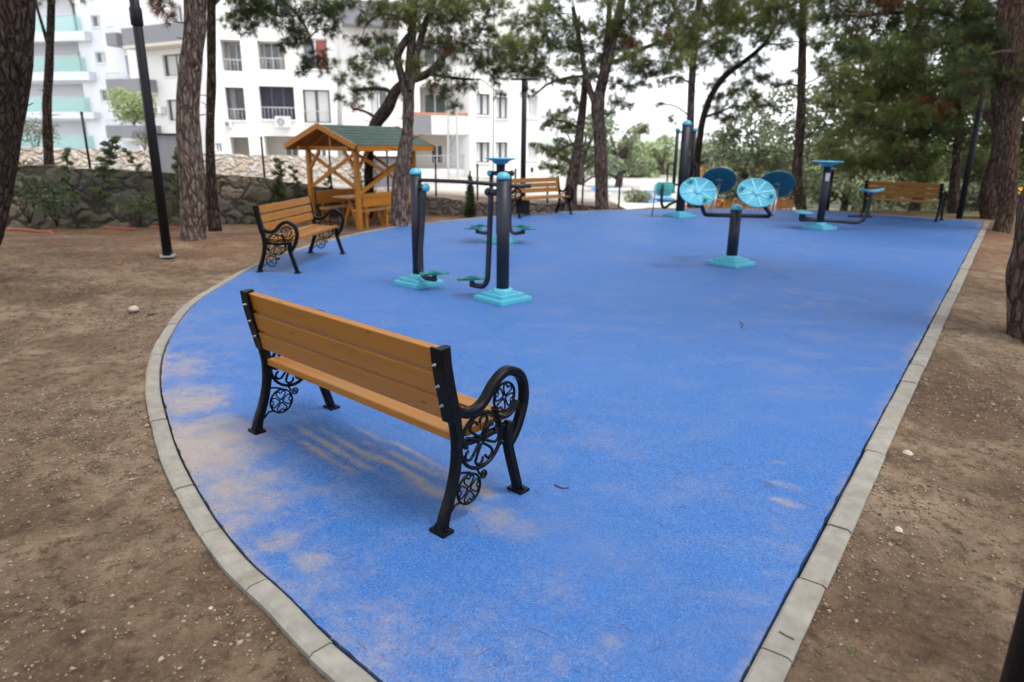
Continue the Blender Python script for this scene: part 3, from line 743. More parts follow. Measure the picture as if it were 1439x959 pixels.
def make_bench():
    root = thing('park_bench', (0, 0, 0), 0, 'x', 'bench', 'wooden benches with black cast iron ends')
    for sx in (-1, 1):
        x = sx*0.815
        mb = MB()
        rear = smooth2([(-.012, .0), (.005, .07), (.043, .16), (.078, .28), (.09, .40), (.083, .49), (.066, .58), (.044, .68), (.026, .78), (.018, .865)], 4)
        n_ = len(rear); wd = [0.062-0.012*math.sin(PI*min(1, i/(n_*.6))) for i in range(n_)]
        mb.ribbon(rear, wd, 0.045, x)
        # inner flange that carries the back slats
        fl = [(p[0]-.028, p[1]) for p in rear if p[1] > .50]
        mb.ribbon(fl, .012, .075, x-sx*.010)
        mb.ribbon(smooth2([(.075, .572), (.12, .540), (.17, .527), (.225, .535), (.27, .562), (.315, .612), (.36, .645), (.41, .662), (.46, .652), (.508, .622), (.536, .575), (.545, .51), (.535, .45), (.505, .375), (.47, .32), (.44, .29)], 4), [.044]*61, .05, x)
        mb.ribbon(smooth2([(.445, .40), (.428, .34), (.436, .27), (.455, .20), (.485, .10), (.515, .0)], 4), .05, .045, x)
        # inner rim round the arm's rosette
        mb.ribbon(smooth2([(.33, .50), (.36, .455), (.41, .435), (.46, .45), (.50, .49)], 4), .016, .03, x)
        # seat carrier
        mb.ribbon([(.085, .385), (.25, .37), (.45, .385)], .03, .03, x-sx*.012)
        for fy in (-.012, .515):
            mb.box((x, fy, .008), (.095, .07, .016), bevel=.003)
            mb.tube([(x-.032, fy, .014), (x-.032, fy, .03)], .009, 6); mb.tube([(x+.032, fy, .014), (x+.032, fy, .03)], .009, 6)
        fr = mb.build('end_frame', 'cast iron', root)
        mb = MB()
        ornament(mb, x, (.404, .535), .072, 4, 0.3, .0048)
        ornament(mb, x, (.247, .366), .135, 4, PI/4+.2, .0075)
        ornament(mb, x, (.164, .147), .074, 4, PI/4, .0045)
        mb.torus((x, .262, .186), .018, .006, 'X', 12, 5); mb.torus((x, .262, .186), .006, .004, 'X', 8, 5)
        mb.tube([(x, .04, .07), (x, .075, .10), (x, .115, .098)], .006, 6)
        mb.tube([(x, .09, .25), (x, .12, .245), (x, .17, .228)], .006, 6)
        mb.tube([(x, .37, .30), (x, .41, .31), (x, .44, .30)], .007, 6)
        mb.tube([(x, .235, .196), (x, .22, .225)], .006, 6)
        mb.build('scroll_panel', 'cast iron', fr)
        for z in (.595, .69, .79):
            mb = MB()
            yy = np.interp(z, [p[1] for p in rear], [p[0] for p in rear])
            mb.tube([(x-sx*.02, yy-.028, z), (x-sx*.02, yy-.044, z)], .008, 6)
            mb.tube([(x-sx*.02, yy-.044, z), (x-sx*.02, yy-.054, z)], .005, 6)
            mb.build('bolt', 'steel', fr)
    for z, hgt, out_ in ((.805, .102, .004), (.688, .102, -.004), (.571, .102, -.013)):
        yy = out_+float(np.interp(z, [.55, .68, .78, .865], [.074, .044, .026, .018]))
        ang = math.atan2(-(.018-.074), (.865-.55))
        mb = MB(); mb.box((0, yy+.006, z), (1.585, .040, hgt), Matrix.Rotation(ang*1.0, 3, 'X'), .006)
        mb.build('back_slat', 'bench wood', root)
    for y, z in ((.125, .425), (.222, .415), (.319, .413), (.416, .420), (.505, .432)):
        if y > .5: continue
        mb = MB(); mb.box((0, y+(.01 if y > .4 else 0), z), (1.575, .090, .040), Matrix.Rotation(R(4 if y > .4 else -3 if y < .2 else 0), 3, 'X'), .006)
        mb.build('seat_slat', 'bench wood', root)
    return root

def lettering(root):
    cu = bpy.data.curves.new('lettering', 'FONT'); cu.body = 'HATAY BÜYÜKŞEHİR BELEDİYESİ'; cu.size = 0.066; cu.extrude = 0.0012; cu.align_x = 'CENTER'; cu.align_y = 'CENTER'
    cu.space_character = 1.06
    to = bpy.data.objects.new('tmp', cu); COL.objects.link(to)
    dg = bpy.context.evaluated_depsgraph_get(); me = bpy.data.meshes.new_from_object(to.evaluated_get(dg))
    bpy.data.objects.remove(to); me.materials.clear(); me.materials.append(MATS['lettering brown'])
    sl_ = [c for c in bpy.data.objects if c.parent == root and c.name.startswith('back_slat')][1]
    o = link('lettering', me, sl_)
    ang = math.atan2((.074-.018), (.865-.55))
    yy = float(np.interp(.688, [.55, .68, .78, .865], [.074, .044, .026, .018]))
    Mx = Matrix.Translation((0, yy+.002, .688)) @ Matrix.Rotation(ang, 4, 'X') @ Matrix.Translation((0, .0203, 0)) @ Matrix.Rotation(PI, 4, 'Z') @ Matrix.Rotation(PI/2, 4, 'X')
    o.matrix_local = Mx
    return o

def facing(f): return math.atan2(-f[0], f[1])       # local +y points along f
bench0 = make_bench()
bench0.location = (-.912, 3.262, 0); bench0.rotation_euler = (0, 0, facing((.66, .75)))
bench0['label'] = 'nearest wooden bench seen from behind with black cast iron scroll ends'
b1 = copy_tree(bench0); f = Vector((.992, -.125, 0)); c_ = (gnd(366, 382)+gnd(437.6, 355.7))/2
b1.location = c_; b1.rotation_euler = (0, 0, facing(f)); b1['label'] = 'wooden bench at the curved left edge in front of the gazebo, letters on its back'
b2 = copy_tree(bench0); f = Vector((.64, -.77, 0)).normalized(); c_ = (gnd(727.4, 307.3)+gnd(804.8, 301))/2-f*.51
b2.location = c_; b2.rotation_euler = (0, 0, facing(f)); b2['label'] = 'wooden bench facing us at the back edge between the twist post and a pine trunk'
b3 = copy_tree(bench0); f = Vector((.688, .725, 0)); c_ = (gnd(1210, 304)+gnd(1315, 312))/2
b3.location = c_; b3.rotation_euler = (0, 0, facing(f)); b3['label'] = 'far right wooden bench seen from behind beside a black lamp post'
lettering(b1); lettering(b2)

# ------------------------------------------------------------------ fitness equipment
EQ = 'outdoor fitness machines on the blue surface'
def base_cover(root, x, y, rz, s=.47):
    mb = MB(); rot = Matrix.Rotation(rz, 3, 'Z')
    def tier(z0, z1, a, b):
        p = []
        for (w_, z) in ((a, z0), (a, z0+(z1-z0)*.55), ((a*.93+b*.07), z1), (b, z1+.001)):
            p.append([Vector((x, y, z))+rot @ Vector((sx*w_/2, sy*w_/2, 0)) for sx, sy in ((-1, -1), (1, -1), (1, 1), (-1, 1))])
        rings = [[mb.bm.verts.new(v) for v in r] for r in p]
        for A, B in zip(rings, rings[1:]):
            for k in range(4): mb.bm.faces.new((A[k], A[(k+1) % 4], B[(k+1) % 4], B[k]))
        mb.bm.faces.new(rings[-1])
    tier(0.002, .052, s, s*.80); tier(.048, .088, s*.76, s*.58); tier(.084, .104, s*.55, s*.40)
    bmesh.ops.bevel(mb.bm, geom=list(mb.bm.edges), offset=.006, segments=2, affect='EDGES')
    mb.lathe([(.118*s/.47, .10), (.115*s/.47, .126), (.10*s/.47, .138), (.07, .139)], (x, y, 0), 28)
    # clip latch on one side
    d = rot @ Vector((1, 0, 0)); a = Vector((x, y, 0))+d*s*.30; bq = Vector((x, y, 0))+d*s*.515
    mb.beam((a.x, a.y, .085), (bq.x, bq.y, .03), .022, .02, bevel=.003)
    return mb.build('base_cover', 'teal plastic', root)
def post(root, x, y, r, h, cap=True, name='post', z0=.05, capm='teal plastic'):
    mb = MB(); mb.tube([(x, y, z0), (x, y, h)], r, 28); o = mb.build(name, 'dark paint', root)
    if cap:
        mb = MB(); mb.lathe([(r*1.0, h-.012), (r*1.07, h-.01), (r*1.07, h+.012), (r*1.0, h+r*.35), (r*.82, h+r*.65), (r*.5, h+r*.86), (0, h+r*.93)], (x, y, 0), 28); mb.build('cap', capm, o)
    return o
def pedal(root, c, fdir, mat='green teal plastic', L=.32, W=.16):
    """moulded foot plate with raised wavy sides"""
    mb = MB(); f = Vector(fdir).normalized(); s = Vector((-f.y, f.x, 0)); c = Vector(c); rows = []
    for i in range(13):
        t = i/12-.5; row = []
        for j, q in enumerate((-.5, -.42, -.36, 0, .36, .42, .5)):
            hh = .024+.014*math.cos(t*PI*3.0) if abs(q) > .4 else 0
            if abs(t) > .46: hh *= .5; 
            row.append(mb.bm.verts.new(c+f*t*L+s*q*W*(1-.25*abs(t)**2*4)+Vector((0, 0, hh+.02*max(0, t)))))
        rows.append(row)
    for A, B in zip(rows, rows[1:]):
        for j in range(6): mb.bm.faces.new((A[j], A[j+1], B[j+1], B[j]))
    g2 = bmesh.ops.solidify(mb.bm, geom=list(mb.bm.faces), thickness=.014)
    return mb.build('foot_plate', mat, root)

# air walker
A = Vector((-1.15, 8.2, 0)); B = Vector((-.11, 7.4, 0)); ab = (B-A).normalized(); pr = Vector((-ab.y, ab.x, 0))
rt = thing('air_walker', A, 0, 'two post air walker with a joining bar and hanging foot plates behind the nearest bench', 'fitness machine', EQ)
O = -A
def rel_(v): return Vector(v)-A
pa = post(rt, 0, 0, .067, 1.32); pb = post(rt, (B-A).x, (B-A).y, .070, 1.32)
base_cover(rt, 0, 0, R(48), .45); base_cover(rt, (B-A).x, (B-A).y, R(43), .47)
mb = MB(); Lab = (B-A).length
pts = [rel_(A+ab*Lab*t+Vector((0, 0, 1.245+.012*math.sin(t*PI)+.0*t))) for t in np.linspace(0, 1, 14)]
mb.tube(pts, .021, 10); mb.build('cross_bar', 'dark paint', rt)
mb = MB(); mb.tube([rel_(B+Vector((.03, 0, 1.235))), rel_(B+Vector((.29, .06, 1.238)))], .022, 10); mb.build('hand_grip', 'dark paint', rt)
for (P0, sg, capc, Larm, bend) in ((A, 1, 'sky blue plastic', .135, .20), (B, -1, 'dark paint', .17, .22)):
    st = P0+Vector((0, 0, 1.165)); en = P0+ab*sg*(Larm+.035)+Vector((0, 0, 1.165))
    mb = MB(); mb.tube([rel_(st), rel_(en)], .036, 14); o_ = mb.build('pivot', 'dark paint', rt)
    mb = MB(); mb.lathe([(.040, -.028), (.045, -.02), (.045, .012), (.034, .03), (0, .04)], rel_(en), 18, ab.to_track_quat('Z', 'Y').to_matrix() if sg > 0 else (-ab).to_track_quat('Z', 'Y').to_matrix()); mb.build('pivot_cap', capc, o_)
    top = P0+ab*sg*Larm; sw = -.10 if sg > 0 else -.05
    path = [top+Vector((0, 0, 1.15)), top+pr*sw*.5+Vector((0, 0, .7)), top+pr*sw+Vector((0, 0, .30)), top+pr*sw+ab*sg*.015+Vector((0, 0, .20)), top+pr*sw+ab*sg*.07+Vector((0, 0, .135)), top+pr*sw+ab*sg*.16+Vector((0, 0, .125)), top+pr*sw+ab*sg*.25+Vector((0, 0, .13))]
    mb = MB(); mb.tube([rel_(p) for p in catmull(path, 4)], .031, 12); arm = mb.build('swing_arm', 'dark paint', rt)
    pc = top+pr*sw+ab*sg*.235+Vector((0, 0, .185))
    mb = MB(); mb.tube([rel_(pc-Vector((0, 0, .05))), rel_(pc)], .028, 10); mb.build('plate_stem', 'dark paint', arm)
    pedal(arm, rel_(pc), (1, .25, 0), L=.34)

def dish(root, x, y, z, r, mat='sky blue plastic', ring=True):
    mb = MB(); mb.lathe([(.05, z-.10), (.075, z-.095), (.11, z-.075), (r*.6, z-.035), (r*.97, z-.004), (r, z+.002), (r*.99, z+.010), (r*.93, z+.010), (r*.6, z-.012), (0, z-.03)], (x, y, 0), 36)
    return mb.build('hand_wheel', mat, root)

# twin pendulum trainer behind the air walker
S = gnd(703, 341)
rt = thing('pendulum_trainer', S, 0, 'slim post with wide blue dish top and hanging foot plates behind the air walker', 'fitness machine', EQ)
post(rt, 0, 0, .075, 1.32, False); base_cover(rt, 0, 0, R(40), .46); dish(rt, 0, 0, 1.41, .27)
mb = MB(); mb.tube([(-.19, -.02, 1.17), (.19, .02, 1.17)], .04, 14); pv = mb.build('pivot', 'dark paint', rt)
for sx, cm in ((-1, 'teal plastic'), (1, 'dark paint')):
    mb = MB(); mb.lathe([(.045, -.03), (.05, -.02), (.05, .012), (.036, .03), (0, .04)], (sx*.195, sx*.02, 1.17), 16, Matrix.Rotation(sx*PI/2, 3, 'Y')); mb.build('pivot_cap', cm, pv)
    mb = MB(); mb.tube(catmull([(sx*.16, 0, 1.15), (sx*.16, 0, .6), (sx*.165, 0, .30), (sx*.19, -.01, .20), (sx*.26, -.02, .165), (sx*.42, -.03, .19)], 4), .032, 12); arm = mb.build('swing_arm', 'dark paint', rt)
    mb = MB(); mb.tube([(sx*.40, -.03, .17), (sx*.40, -.03, .235)], .028, 8); mb.build('plate_stem', 'dark paint', arm)
    pedal(arm, (sx*.45, -.13, .24), (1, -.15, 0)); pedal(arm, (sx*.36, .12, .255), (1, -.15, 0))
    mb = MB(); mb.tube([(sx*.36, .12, .25), (sx*.40, -.02, .19)], .022, 8); mb.build('plate_bracket', 'bracket steel', arm)

# tai chi discs
S = gnd(1027, 372)
rt = thing('disc_trainer', S, 0, 'short post carrying four round light blue hand discs on a forked bracket', 'fitness machine', EQ)
post(rt, 0, 0, .078, .80); base_cover(rt, 0, 0, R(38), .50)
mb = MB(); mb.tube([(-.43, -.02, .715), (.47, .02, .70)], .030, 12); br = mb.build('bracket', 'dark paint', rt)
def disc(c, nrm, r, top):
    q = Vector(nrm).to_track_quat('Z', 'Y').to_matrix(); c = Vector(c)
    mb = MB(); mb.lathe([(0, -.022), (.06, -.022), (r*.9, -.012), (r*.99, -.012), (r, .0), (r*.985, .008), (r*.95, .006), (r*.94, .0), (0, .0)], c, 40, q)
    d = mb.build('disc', 'sky blue plastic' if top else 'deep blue plastic', rt)
    mb = MB()
    for k in range(8):
        a = k*PI/4+.15; dv = q @ Vector((math.cos(a), math.sin(a), 0)); mb.beam(c+q @ Vector((0, 0, .004))+dv*.05, c+q @ Vector((0, 0, .004))+dv*r*.93, .022, .002, up=q @ Vector((0, 0, 1)))
    mb.lathe([(.062, .0), (.062, .009), (0, .009)], c, 20, q); mb.build('spokes', 'sky blue plastic raised' if top else 'deep blue plastic', d)
    for a in ((2.1, 5.2) if c.x < 0 else (2.85, 5.9)):
        mb = MB(); mb.lathe([(.022, .0), (.022, .03), (.03, .04), (.032, .055), (.024, .068), (0, .072)], c+q @ Vector((math.cos(a)*r*.75, math.sin(a)*r*.75, .003)), 14, q); mb.build('knob', 'green teal plastic', d)
    if not top:
        mb = MB(); mb.lathe([(.0, -.05), (.05, -.05), (.055, -.02)], c, 16, q)
        for k in range(6):
            a = k*PI/3; dv = q @ Vector((math.cos(a), math.sin(a), 0)); mb.beam(c+q @ Vector((0, 0, -.022))+dv*.04, c+q @ Vector((0, 0, -.018))+dv*r*.9, .012, .014, up=q @ Vector((0, 0, 1)))
        mb.build('hub', 'deep blue plastic', d)
    return d
fl_ = at(981, 269, S.y-.30)-S; fr_ = at(1063, 271, S.y-.28)-S; rl_ = at(1010, 253.5, S.y+.42)-S; rr_ = at(1091, 259, S.y+.42)-S
disc(fl_, (-.10, -.72, .74), .25, True); disc(fr_, (-.05, -.72, .74), .262, True)
disc(rl_, (.16, .76, .66), .25, False); disc(rr_, (.16, .74, .66), .262, False)
for fx, c, q, sx in ((-.43, fl_, rl_, -1), (.47, fr_, rr_, 1)):
    mb = MB(); mb.tube(catmull([(fx, 0, .715 if sx < 0 else .70), (fx-(.05 if sx < 0 else .02), -.06, .76), (c.x+.03, c.y+.06, c.z-.06), (c.x, c.y+.02, c.z-.02)], 4), .028, 10)
    mb.build('fork', 'dark paint', br)
    mb = MB(); mb.tube([(fx, 0, .71), (q.x-.02, q.y-.06, q.z-.06)], .017, 8); mb.tube([(fx+.07, .02, .71), (q.x+.01, q.y-.05, q.z-.05)], .017, 8); mb.build('rod', 'bracket steel', br)

# chest press tower at the back
S = gnd(955, 305)
rt = thing('press_tower', S, 0, 'tall dark post with side rails and a ribbed teal seat at the far edge', 'fitness machine', EQ)
post(rt, 0, 0, .105, 2.10); base_cover(rt, 0, 0, R(30), .56)
for sx, z0 in ((-1, .55), (1, .75)):
    x = sx*.205
    mb = MB(); mb.tube([(x, .02*sx, z0), (x, .02*sx, 1.97)], .040, 10); rl = mb.build('side_rail', 'dark paint', rt)
    mb = MB(); mb.lathe([(.05, 1.95), (.062, 1.96), (.062, 2.0), (.05, 2.01), (0, 2.03)], (x, .02*sx, 0), 14); mb.build('rail_cap', 'green teal plastic', rl)
    mb = MB(); mb.beam((0, 0, 1.93), (x, .02*sx, 1.93), .04, .04); mb.beam((0, 0, .75), (x, .02*sx, .75), .04, .04); mb.build('rail_bracket', 'dark paint', rl)
mb = MB(); mb.tube(catmull([(-.20, -.02, 1.22), (-.32, -.06, 1.24), (-.375, -.08, 1.18), (-.375, -.08, .95), (-.375, -.08, .74), (-.33, -.07, .66), (-.2, -.02, .66)], 3), .018, 8); mb.build('handle_loop', 'dark paint', rt)
mb = MB(); mb.tube([(.2, -.02, 1.22), (.30, -.05, 1.2), (.31, -.05, .8)], .018, 8); mb.build('handle_loop', 'dark paint', rt)
mb = MB(); mb.tube(catmull([(-.48, -.14, .74), (-.50, -.20, .66), (-.50, -.20, .40), (-.47, -.18, .27), (-.38, -.1, .22), (-.25, -.02, .30), (0, 0, .42)], 4), .034, 10); sa = mb.build('seat_arm', 'dark paint', rt)
mb = MB()
for k in range(7):
    z = .52+k*.045; wv = .26*math.sqrt(max(.12, 1-((z-.66)/.20)**2)); mb.lathe([(0, -.028), (.6, -.025), (1, -.01), (1, .01), (.6, .025), (0, .028)], (-.44, -.12+.05*abs(z-.66), z), 18, None, wv, .035)
mb.build('backrest', 'green teal plastic', rt)
mb = MB(); mb.lathe([(0, -.05), (.14, -.045), (.21, -.01), (.235, .02), (.225, .025), (.15, .0), (0, -.01)], (-.38, -.02, .40), 26, None, 1.05, .85); mb.build('seat', 'sky blue plastic', rt)
mb = MB(); mb.tube([(-.62, .02, .55), (-.66, .0, .02)], .012, 6); mb.build('stay', 'black paint', rt)

# stepper / twister on the right
S = gnd(1151, 322)
rt = thing('waist_trainer', S, 0, 'post with blue dish top, foot discs at left and curved seat arm at right', 'fitness machine', EQ)
po = post(rt, 0, 0, .074, 1.28, False); base_cover(rt, 0, 0, R(34), .50); dish(rt, 0, 0, 1.36, .30)
mb = MB(); mb.box((-.005, -.076, 1.06), (.085, .006, .16), bevel=.002); mb.build('sticker', 'sticker', po)
mb = MB(); mb.tube(catmull([(-.42, -.03, .31), (-.43, -.03, .22), (-.40, -.03, .185), (-.2, -.01, .185), (0, 0, .18), (.35, -.03, .17), (.68, -.05, .145), (.78, -.05, .155), (.87, -.05, .21), (.92, -.05, .34), (.94, -.05, .52), (.95, -.05, .74)], 4), .036, 12); am = mb.build('arm', 'dark paint', rt)
mb = MB()
for i in range(1): mb.lathe([(0, -.03), (.06, -.028), (.16, -.006), (.20, .012), (.20, .022), (.15, .008), (0, -.008)], (.95, -.05, .775), 26, None, 1.25, .75)
for v in mb.bm.verts: v.co.z += .28*(v.co.x-.95)**2*3.2
mb.build('seat', 'sky blue plastic', am)
for (x, y, z, r) in ((-.32, -.05, .335, .175), (-.24, .32, .335, .18)):
    mb = MB(); mb.lathe([(0, -.03), (r*.5, -.028), (r*.95, -.012), (r, 0), (r*.98, .010), (0, .012)], (x-.05, y, z), 28); mb.build('foot_disc', 'sky blue plastic' if y < 0 else 'teal plastic', am)
mb = MB(); mb.tube([(-.26, .30, .31), (-.27, .27, .20), (-.1, .1, .19)], .032, 10); mb.tube([(-.36, 0, .20), (-.36, 0, .32)], .04, 10); mb.build('disc_stem', 'dark paint', am)
# foot rail by the far bench
S = gnd(1208, 306)
mb = MB(); mb.tube([(-.27, .03, .03), (.27, -.03, .025)], .022, 8); mb.tube([(0, 0, .03), (.03, .03, .12)], .02, 8)
o = mb.build('foot_rail', 'dark paint'); o.location = S; tag(o, 'short dark steel rail by the left foot of the far right bench', 'rail')

# ------------------------------------------------------------------ lamp posts
LG = 'black lamp posts round the exercise area'
def lamp_post(loc, h, label, rz=0, r=.068, head=True, pedestal=False, foot=True):
    rt = thing('lamp_post', loc, rz, label, 'lamp post', LG)
    mb = MB(); mb.tube([(0, 0, 0), (0, 0, h*.5), (0, 0, h)], [r, r*.94, r*.88], 20)
    mb.lathe([(r, 3.13), (r*1.14, 3.14), (r*1.14, 3.34), (r, 3.36)] if h > 3.3 else [(r*.9, h-.25), (r*1.02, h-.24), (r*1.02, h-.02), (0, h)], (0, 0, 0), 20)
    mb.build('pole', 'black paint', rt)
    if foot:
        mb = MB(); mb.box((0, 0, .01), (.18, .18, .02), bevel=.004)
        for sx in (-1, 1):
            for sy in (-1, 1): mb.tube([(sx*.08, sy*.08, .015), (sx*.08, sy*.08, .05)], .011, 6)
        mb.build('base_plate', 'grey panel', rt)
    if pedestal:
        mb = MB(); mb.box((0, 0, .16), (.31, .31, .46), bevel=.006); mb.build('pedestal', 'black paint', rt)
    if head:
        mb = MB(); mb.box((0, 0, h+.02), (.62, .16, .035), bevel=.012); hd = mb.build('lamp_head', 'black paint', rt)
        for sx in (-1, 1):
            mb = MB(); mb.box((sx*.2, 0, h-.003), (.17, .12, .012), bevel=.003); mb.build('lamp_glass', 'lamp glass', hd)
    return rt
lamp_post(gnd(236, 361), 4.3, 'tall black lamp post standing in the dirt on the left, its top beyond the frame', R(10))
p = gnd(734.5, 302); lamp_post((p.x, p.y+.25, -.06), 3.10, 'black lamp post with a flat bar head rising behind the far middle bench', R(5), pedestal=True, foot=False)
p = gnd(1351, 309); lamp_post((p.x, p.y+.1, -.1), 3.5, 'black lamp post with a flat bar head at the far right corner', R(-15), foot=False)
lamp_post((1.50, 1.61, -.09), 4.3, 'very near black lamp post cut off at the lower right corner', 0, r=.068)

# ------------------------------------------------------------------ gazebo
G0 = -.36
Fp, Rp, Lp = Vector((-3.60, 16.1, 0)), Vector((-2.55, 17.8, 0)), Vector((-4.92, 16.92, 0))
ex = (Rp-Fp).normalized(); ey = (Lp-Fp); ey = (ey-ex*ey.dot(ex)).normalized()      # ex along the ridge
LX, LY = (Rp-Fp).length, (Lp-Fp).dot(ey)
rz = math.atan2(ex.y, ex.x)
rt = thing('gazebo', (Fp.x, Fp.y, G0), rz, 'small wooden gazebo with a green shingle gable roof and crossed braces', 'gazebo')
# local frame: x along the ridge, y towards L; ey may be mirrored
sy_ = 1 if Vector((-ex.y, ex.x, 0)).dot(ey) > 0 else -1
def gl(x, y, z): return (x, y*sy_, z)
HB = 1.79; rise = .45; OV = .35
for (x, y) in ((0, 0), (LX, 0), (0, LY), (LX, LY)):
    mb = MB(); mb.box(gl(x, y, HB/2), (.10, .10, HB), bevel=.006); mb.build('post', 'gazebo wood', rt)
for (a, b) in (((0, 0), (LX, 0)), ((0, LY), (LX, LY)), ((0, 0), (0, LY)), ((LX, 0), (LX, LY))):
    mb = MB(); va = Vector(gl(*a, HB+.05)); vb = Vector(gl(*b, HB+.05)); d = (vb-va).normalized()*.30
    if a[0] == b[0]: va.z -= .0; va.z += .102; vb.z += .102; va.z -= .1; vb.z -= .1
    mb.beam(va-d, vb+d, .08 if a[0] != b[0] else .07, .10 if a[0] != b[0] else .096, bevel=.005); mb.build('beam', 'gazebo wood', rt)
def brace(a, b, w=.085, t=.03): mb = MB(); mb.beam(gl(*a), gl(*b), t, w, bevel=.003); mb.build('brace', 'gazebo wood', rt)
brace((.012, .05, .95), (.012, LY-.05, 1.72)); brace((-.022, .05, 1.72), (-.022, LY-.05, .95))
brace((.05, .012, 1.72), (LX-.05, .012, .85)); brace((.05, -.022, .85), (LX-.05, -.022, 1.72))
brace((LX+.012, .05, .95), (LX+.012, LY-.05, 1.72)); brace((LX-.022, .05, 1.72), (LX-.022, LY-.05, .95))
for (x, y, dx, dy) in ((0, 0, 1, 0), (0, LY, 0, -1), (0, 0, 0, 1), (LX, 0, -1, 0)):
    brace((x+dx*.03, y+dy*.03, HB-.42), (x+dx*.38, y+dy*.38, HB), .07, .06)
mb = MB()
zr = HB+.10; mid = LY/2
for sgn_ in (0, 1):
    y0 = -OV if sgn_ == 0 else LY+OV
    q = [gl(-OV, y0, zr-.02), gl(LX+OV, y0, zr-.02), gl(LX+OV-.08, mid, zr+rise), gl(-OV, mid, zr+rise)]
    q2 = [Vector(v)+Vector((0, 0, .028)) for v in q]
    vs = [mb.bm.verts.new(v) for v in q]+[mb.bm.verts.new(v) for v in q2]
    for f_ in ((0, 1, 2, 3), (4, 5, 6, 7), (0, 1, 5, 4), (1, 2, 6, 5), (2, 3, 7, 6), (3, 0, 4, 7)): mb.bm.faces.new([vs[k] for k in f_])
ceil = mb.build('roof_boards', 'gazebo wood', rt)
mb = MB()
for sgn_ in (0, 1):
    y0 = -OV if sgn_ == 0 else LY+OV; NR = 7; NC = 16
    for r_ in range(NR):
        t0, t1 = r_/NR, (r_+1)/NR
        for c2 in range(NC):
            xa = -OV-.02+(LX+2*OV+.04)*c2/NC; xb = -OV-.02+(LX+2*OV+.04)*(c2+1)/NC-.008; dz = random.uniform(0, .006)
            if xa > xb: continue
            ya = y0+(mid-y0)*t0; yb = y0+(mid-y0)*min(1, t1+.1/NR); za = zr+.020+rise*t0; zb = zr+.020+rise*min(1, t1+.1/NR)
            v = [gl(xa, ya, za+.022+dz), gl(xb, ya, za+.022+dz), gl(xb, yb, zb+.012), gl(xa, yb, zb+.012), gl(xa, ya, za+.012), gl(xb, ya, za+.012)]
            vv = [mb.bm.verts.new(k) for k in v]; mb.bm.faces.new(vv[:4]); mb.bm.faces.new((vv[0], vv[1], vv[5], vv[4]))
mb.build('roof_shingles', 'roof shingle', rt)
for y0, y1 in ((-OV-.01, mid), (LY+OV+.01, mid)):
    for xx in (-OV-.035, LX+OV+.035):
        mb = MB(); mb.beam(gl(xx, y0, zr-.01), gl(xx if xx < 0 else xx-.07, y1, zr+rise), .03, .12, bevel=.003); mb.build('verge_board', 'gazebo wood', rt)
for y0 in (-OV-.03, LY+OV+.03):
    mb = MB(); mb.beam(gl(-OV, y0, zr-.035), gl(LX+OV, y0, zr-.035), .028, .12, bevel=.003); mb.build('eave_board', 'gazebo wood', rt)
mb = MB(); mb.box(gl(0, mid, zr+rise*.45), (.07, .07, rise*.85)); mb.build('king_post', 'gazebo wood', rt)
for t in (.0, .33, .66, 1.0):
    mb = MB(); x = LX*t+.1*(1 if t == 0 else -1 if t == 1 else 0); mb.beam(gl(x, 0, HB+.08), gl(x, mid, zr+rise-.05), .05, .06); mb.beam(gl(x, LY, HB+.08), gl(x, mid, zr+rise-.05), .05, .06); mb.build('rafter', 'gazebo wood', rt)
# furniture inside it
def gworld(x, y): return Fp+ex*x+ey*y+Vector((0, 0, G0))
o = thing('picnic_table', gworld(LX/2, LY/2), rz, 'wooden picnic table under the green gazebo roof', 'table')
mb = MB()
for k in range(5): mb.box((0, -.26+k*.13, .70), (1.5, .122, .035), bevel=.004)
mb.build('tabletop', 'table wood', o)
for sx in (-.5, .5):
    mb = MB(); mb.beam((sx, -.26, .0), (sx, .02, .68), .06, .08); mb.beam((sx+.062, .26, .0), (sx+.062, -.02, .68), .06, .08); mb.build('leg', 'gazebo wood', o)
for yy, rr_, lb in ((.12, 0, 'wooden seat with a solid back on the near side of the picnic table'), (LY-.12, PI, 'wooden seat with a solid back on the far side of the picnic table')):
    o = thing('picnic_bench', gworld(LX/2, yy), rz+(0 if sy_ > 0 else PI)+rr_, lb, 'bench', 'solid backed seats inside the gazebo')
    mb = MB(); mb.box((0, .10, .42), (1.7, .30, .04), bevel=.004); mb.build('seat', 'table wood', o)
    mb = MB(); mb.box((0, -.10, .62), (1.7, .03, .20), bevel=.004); mb.box((0, -.105, .78), (1.7, .03, .10), bevel=.004); mb.build('backrest', 'gazebo wood', o)
    for sx in (-.7, .0, .7):
        mb = MB(); mb.box((sx, -.07, .40), (.07, .03, .80)); mb.box((sx, .08, .20), (.06, .06, .40)); mb.box((sx, .02, .375), (.065, .30, .05)); mb.build('leg', 'gazebo wood', o)

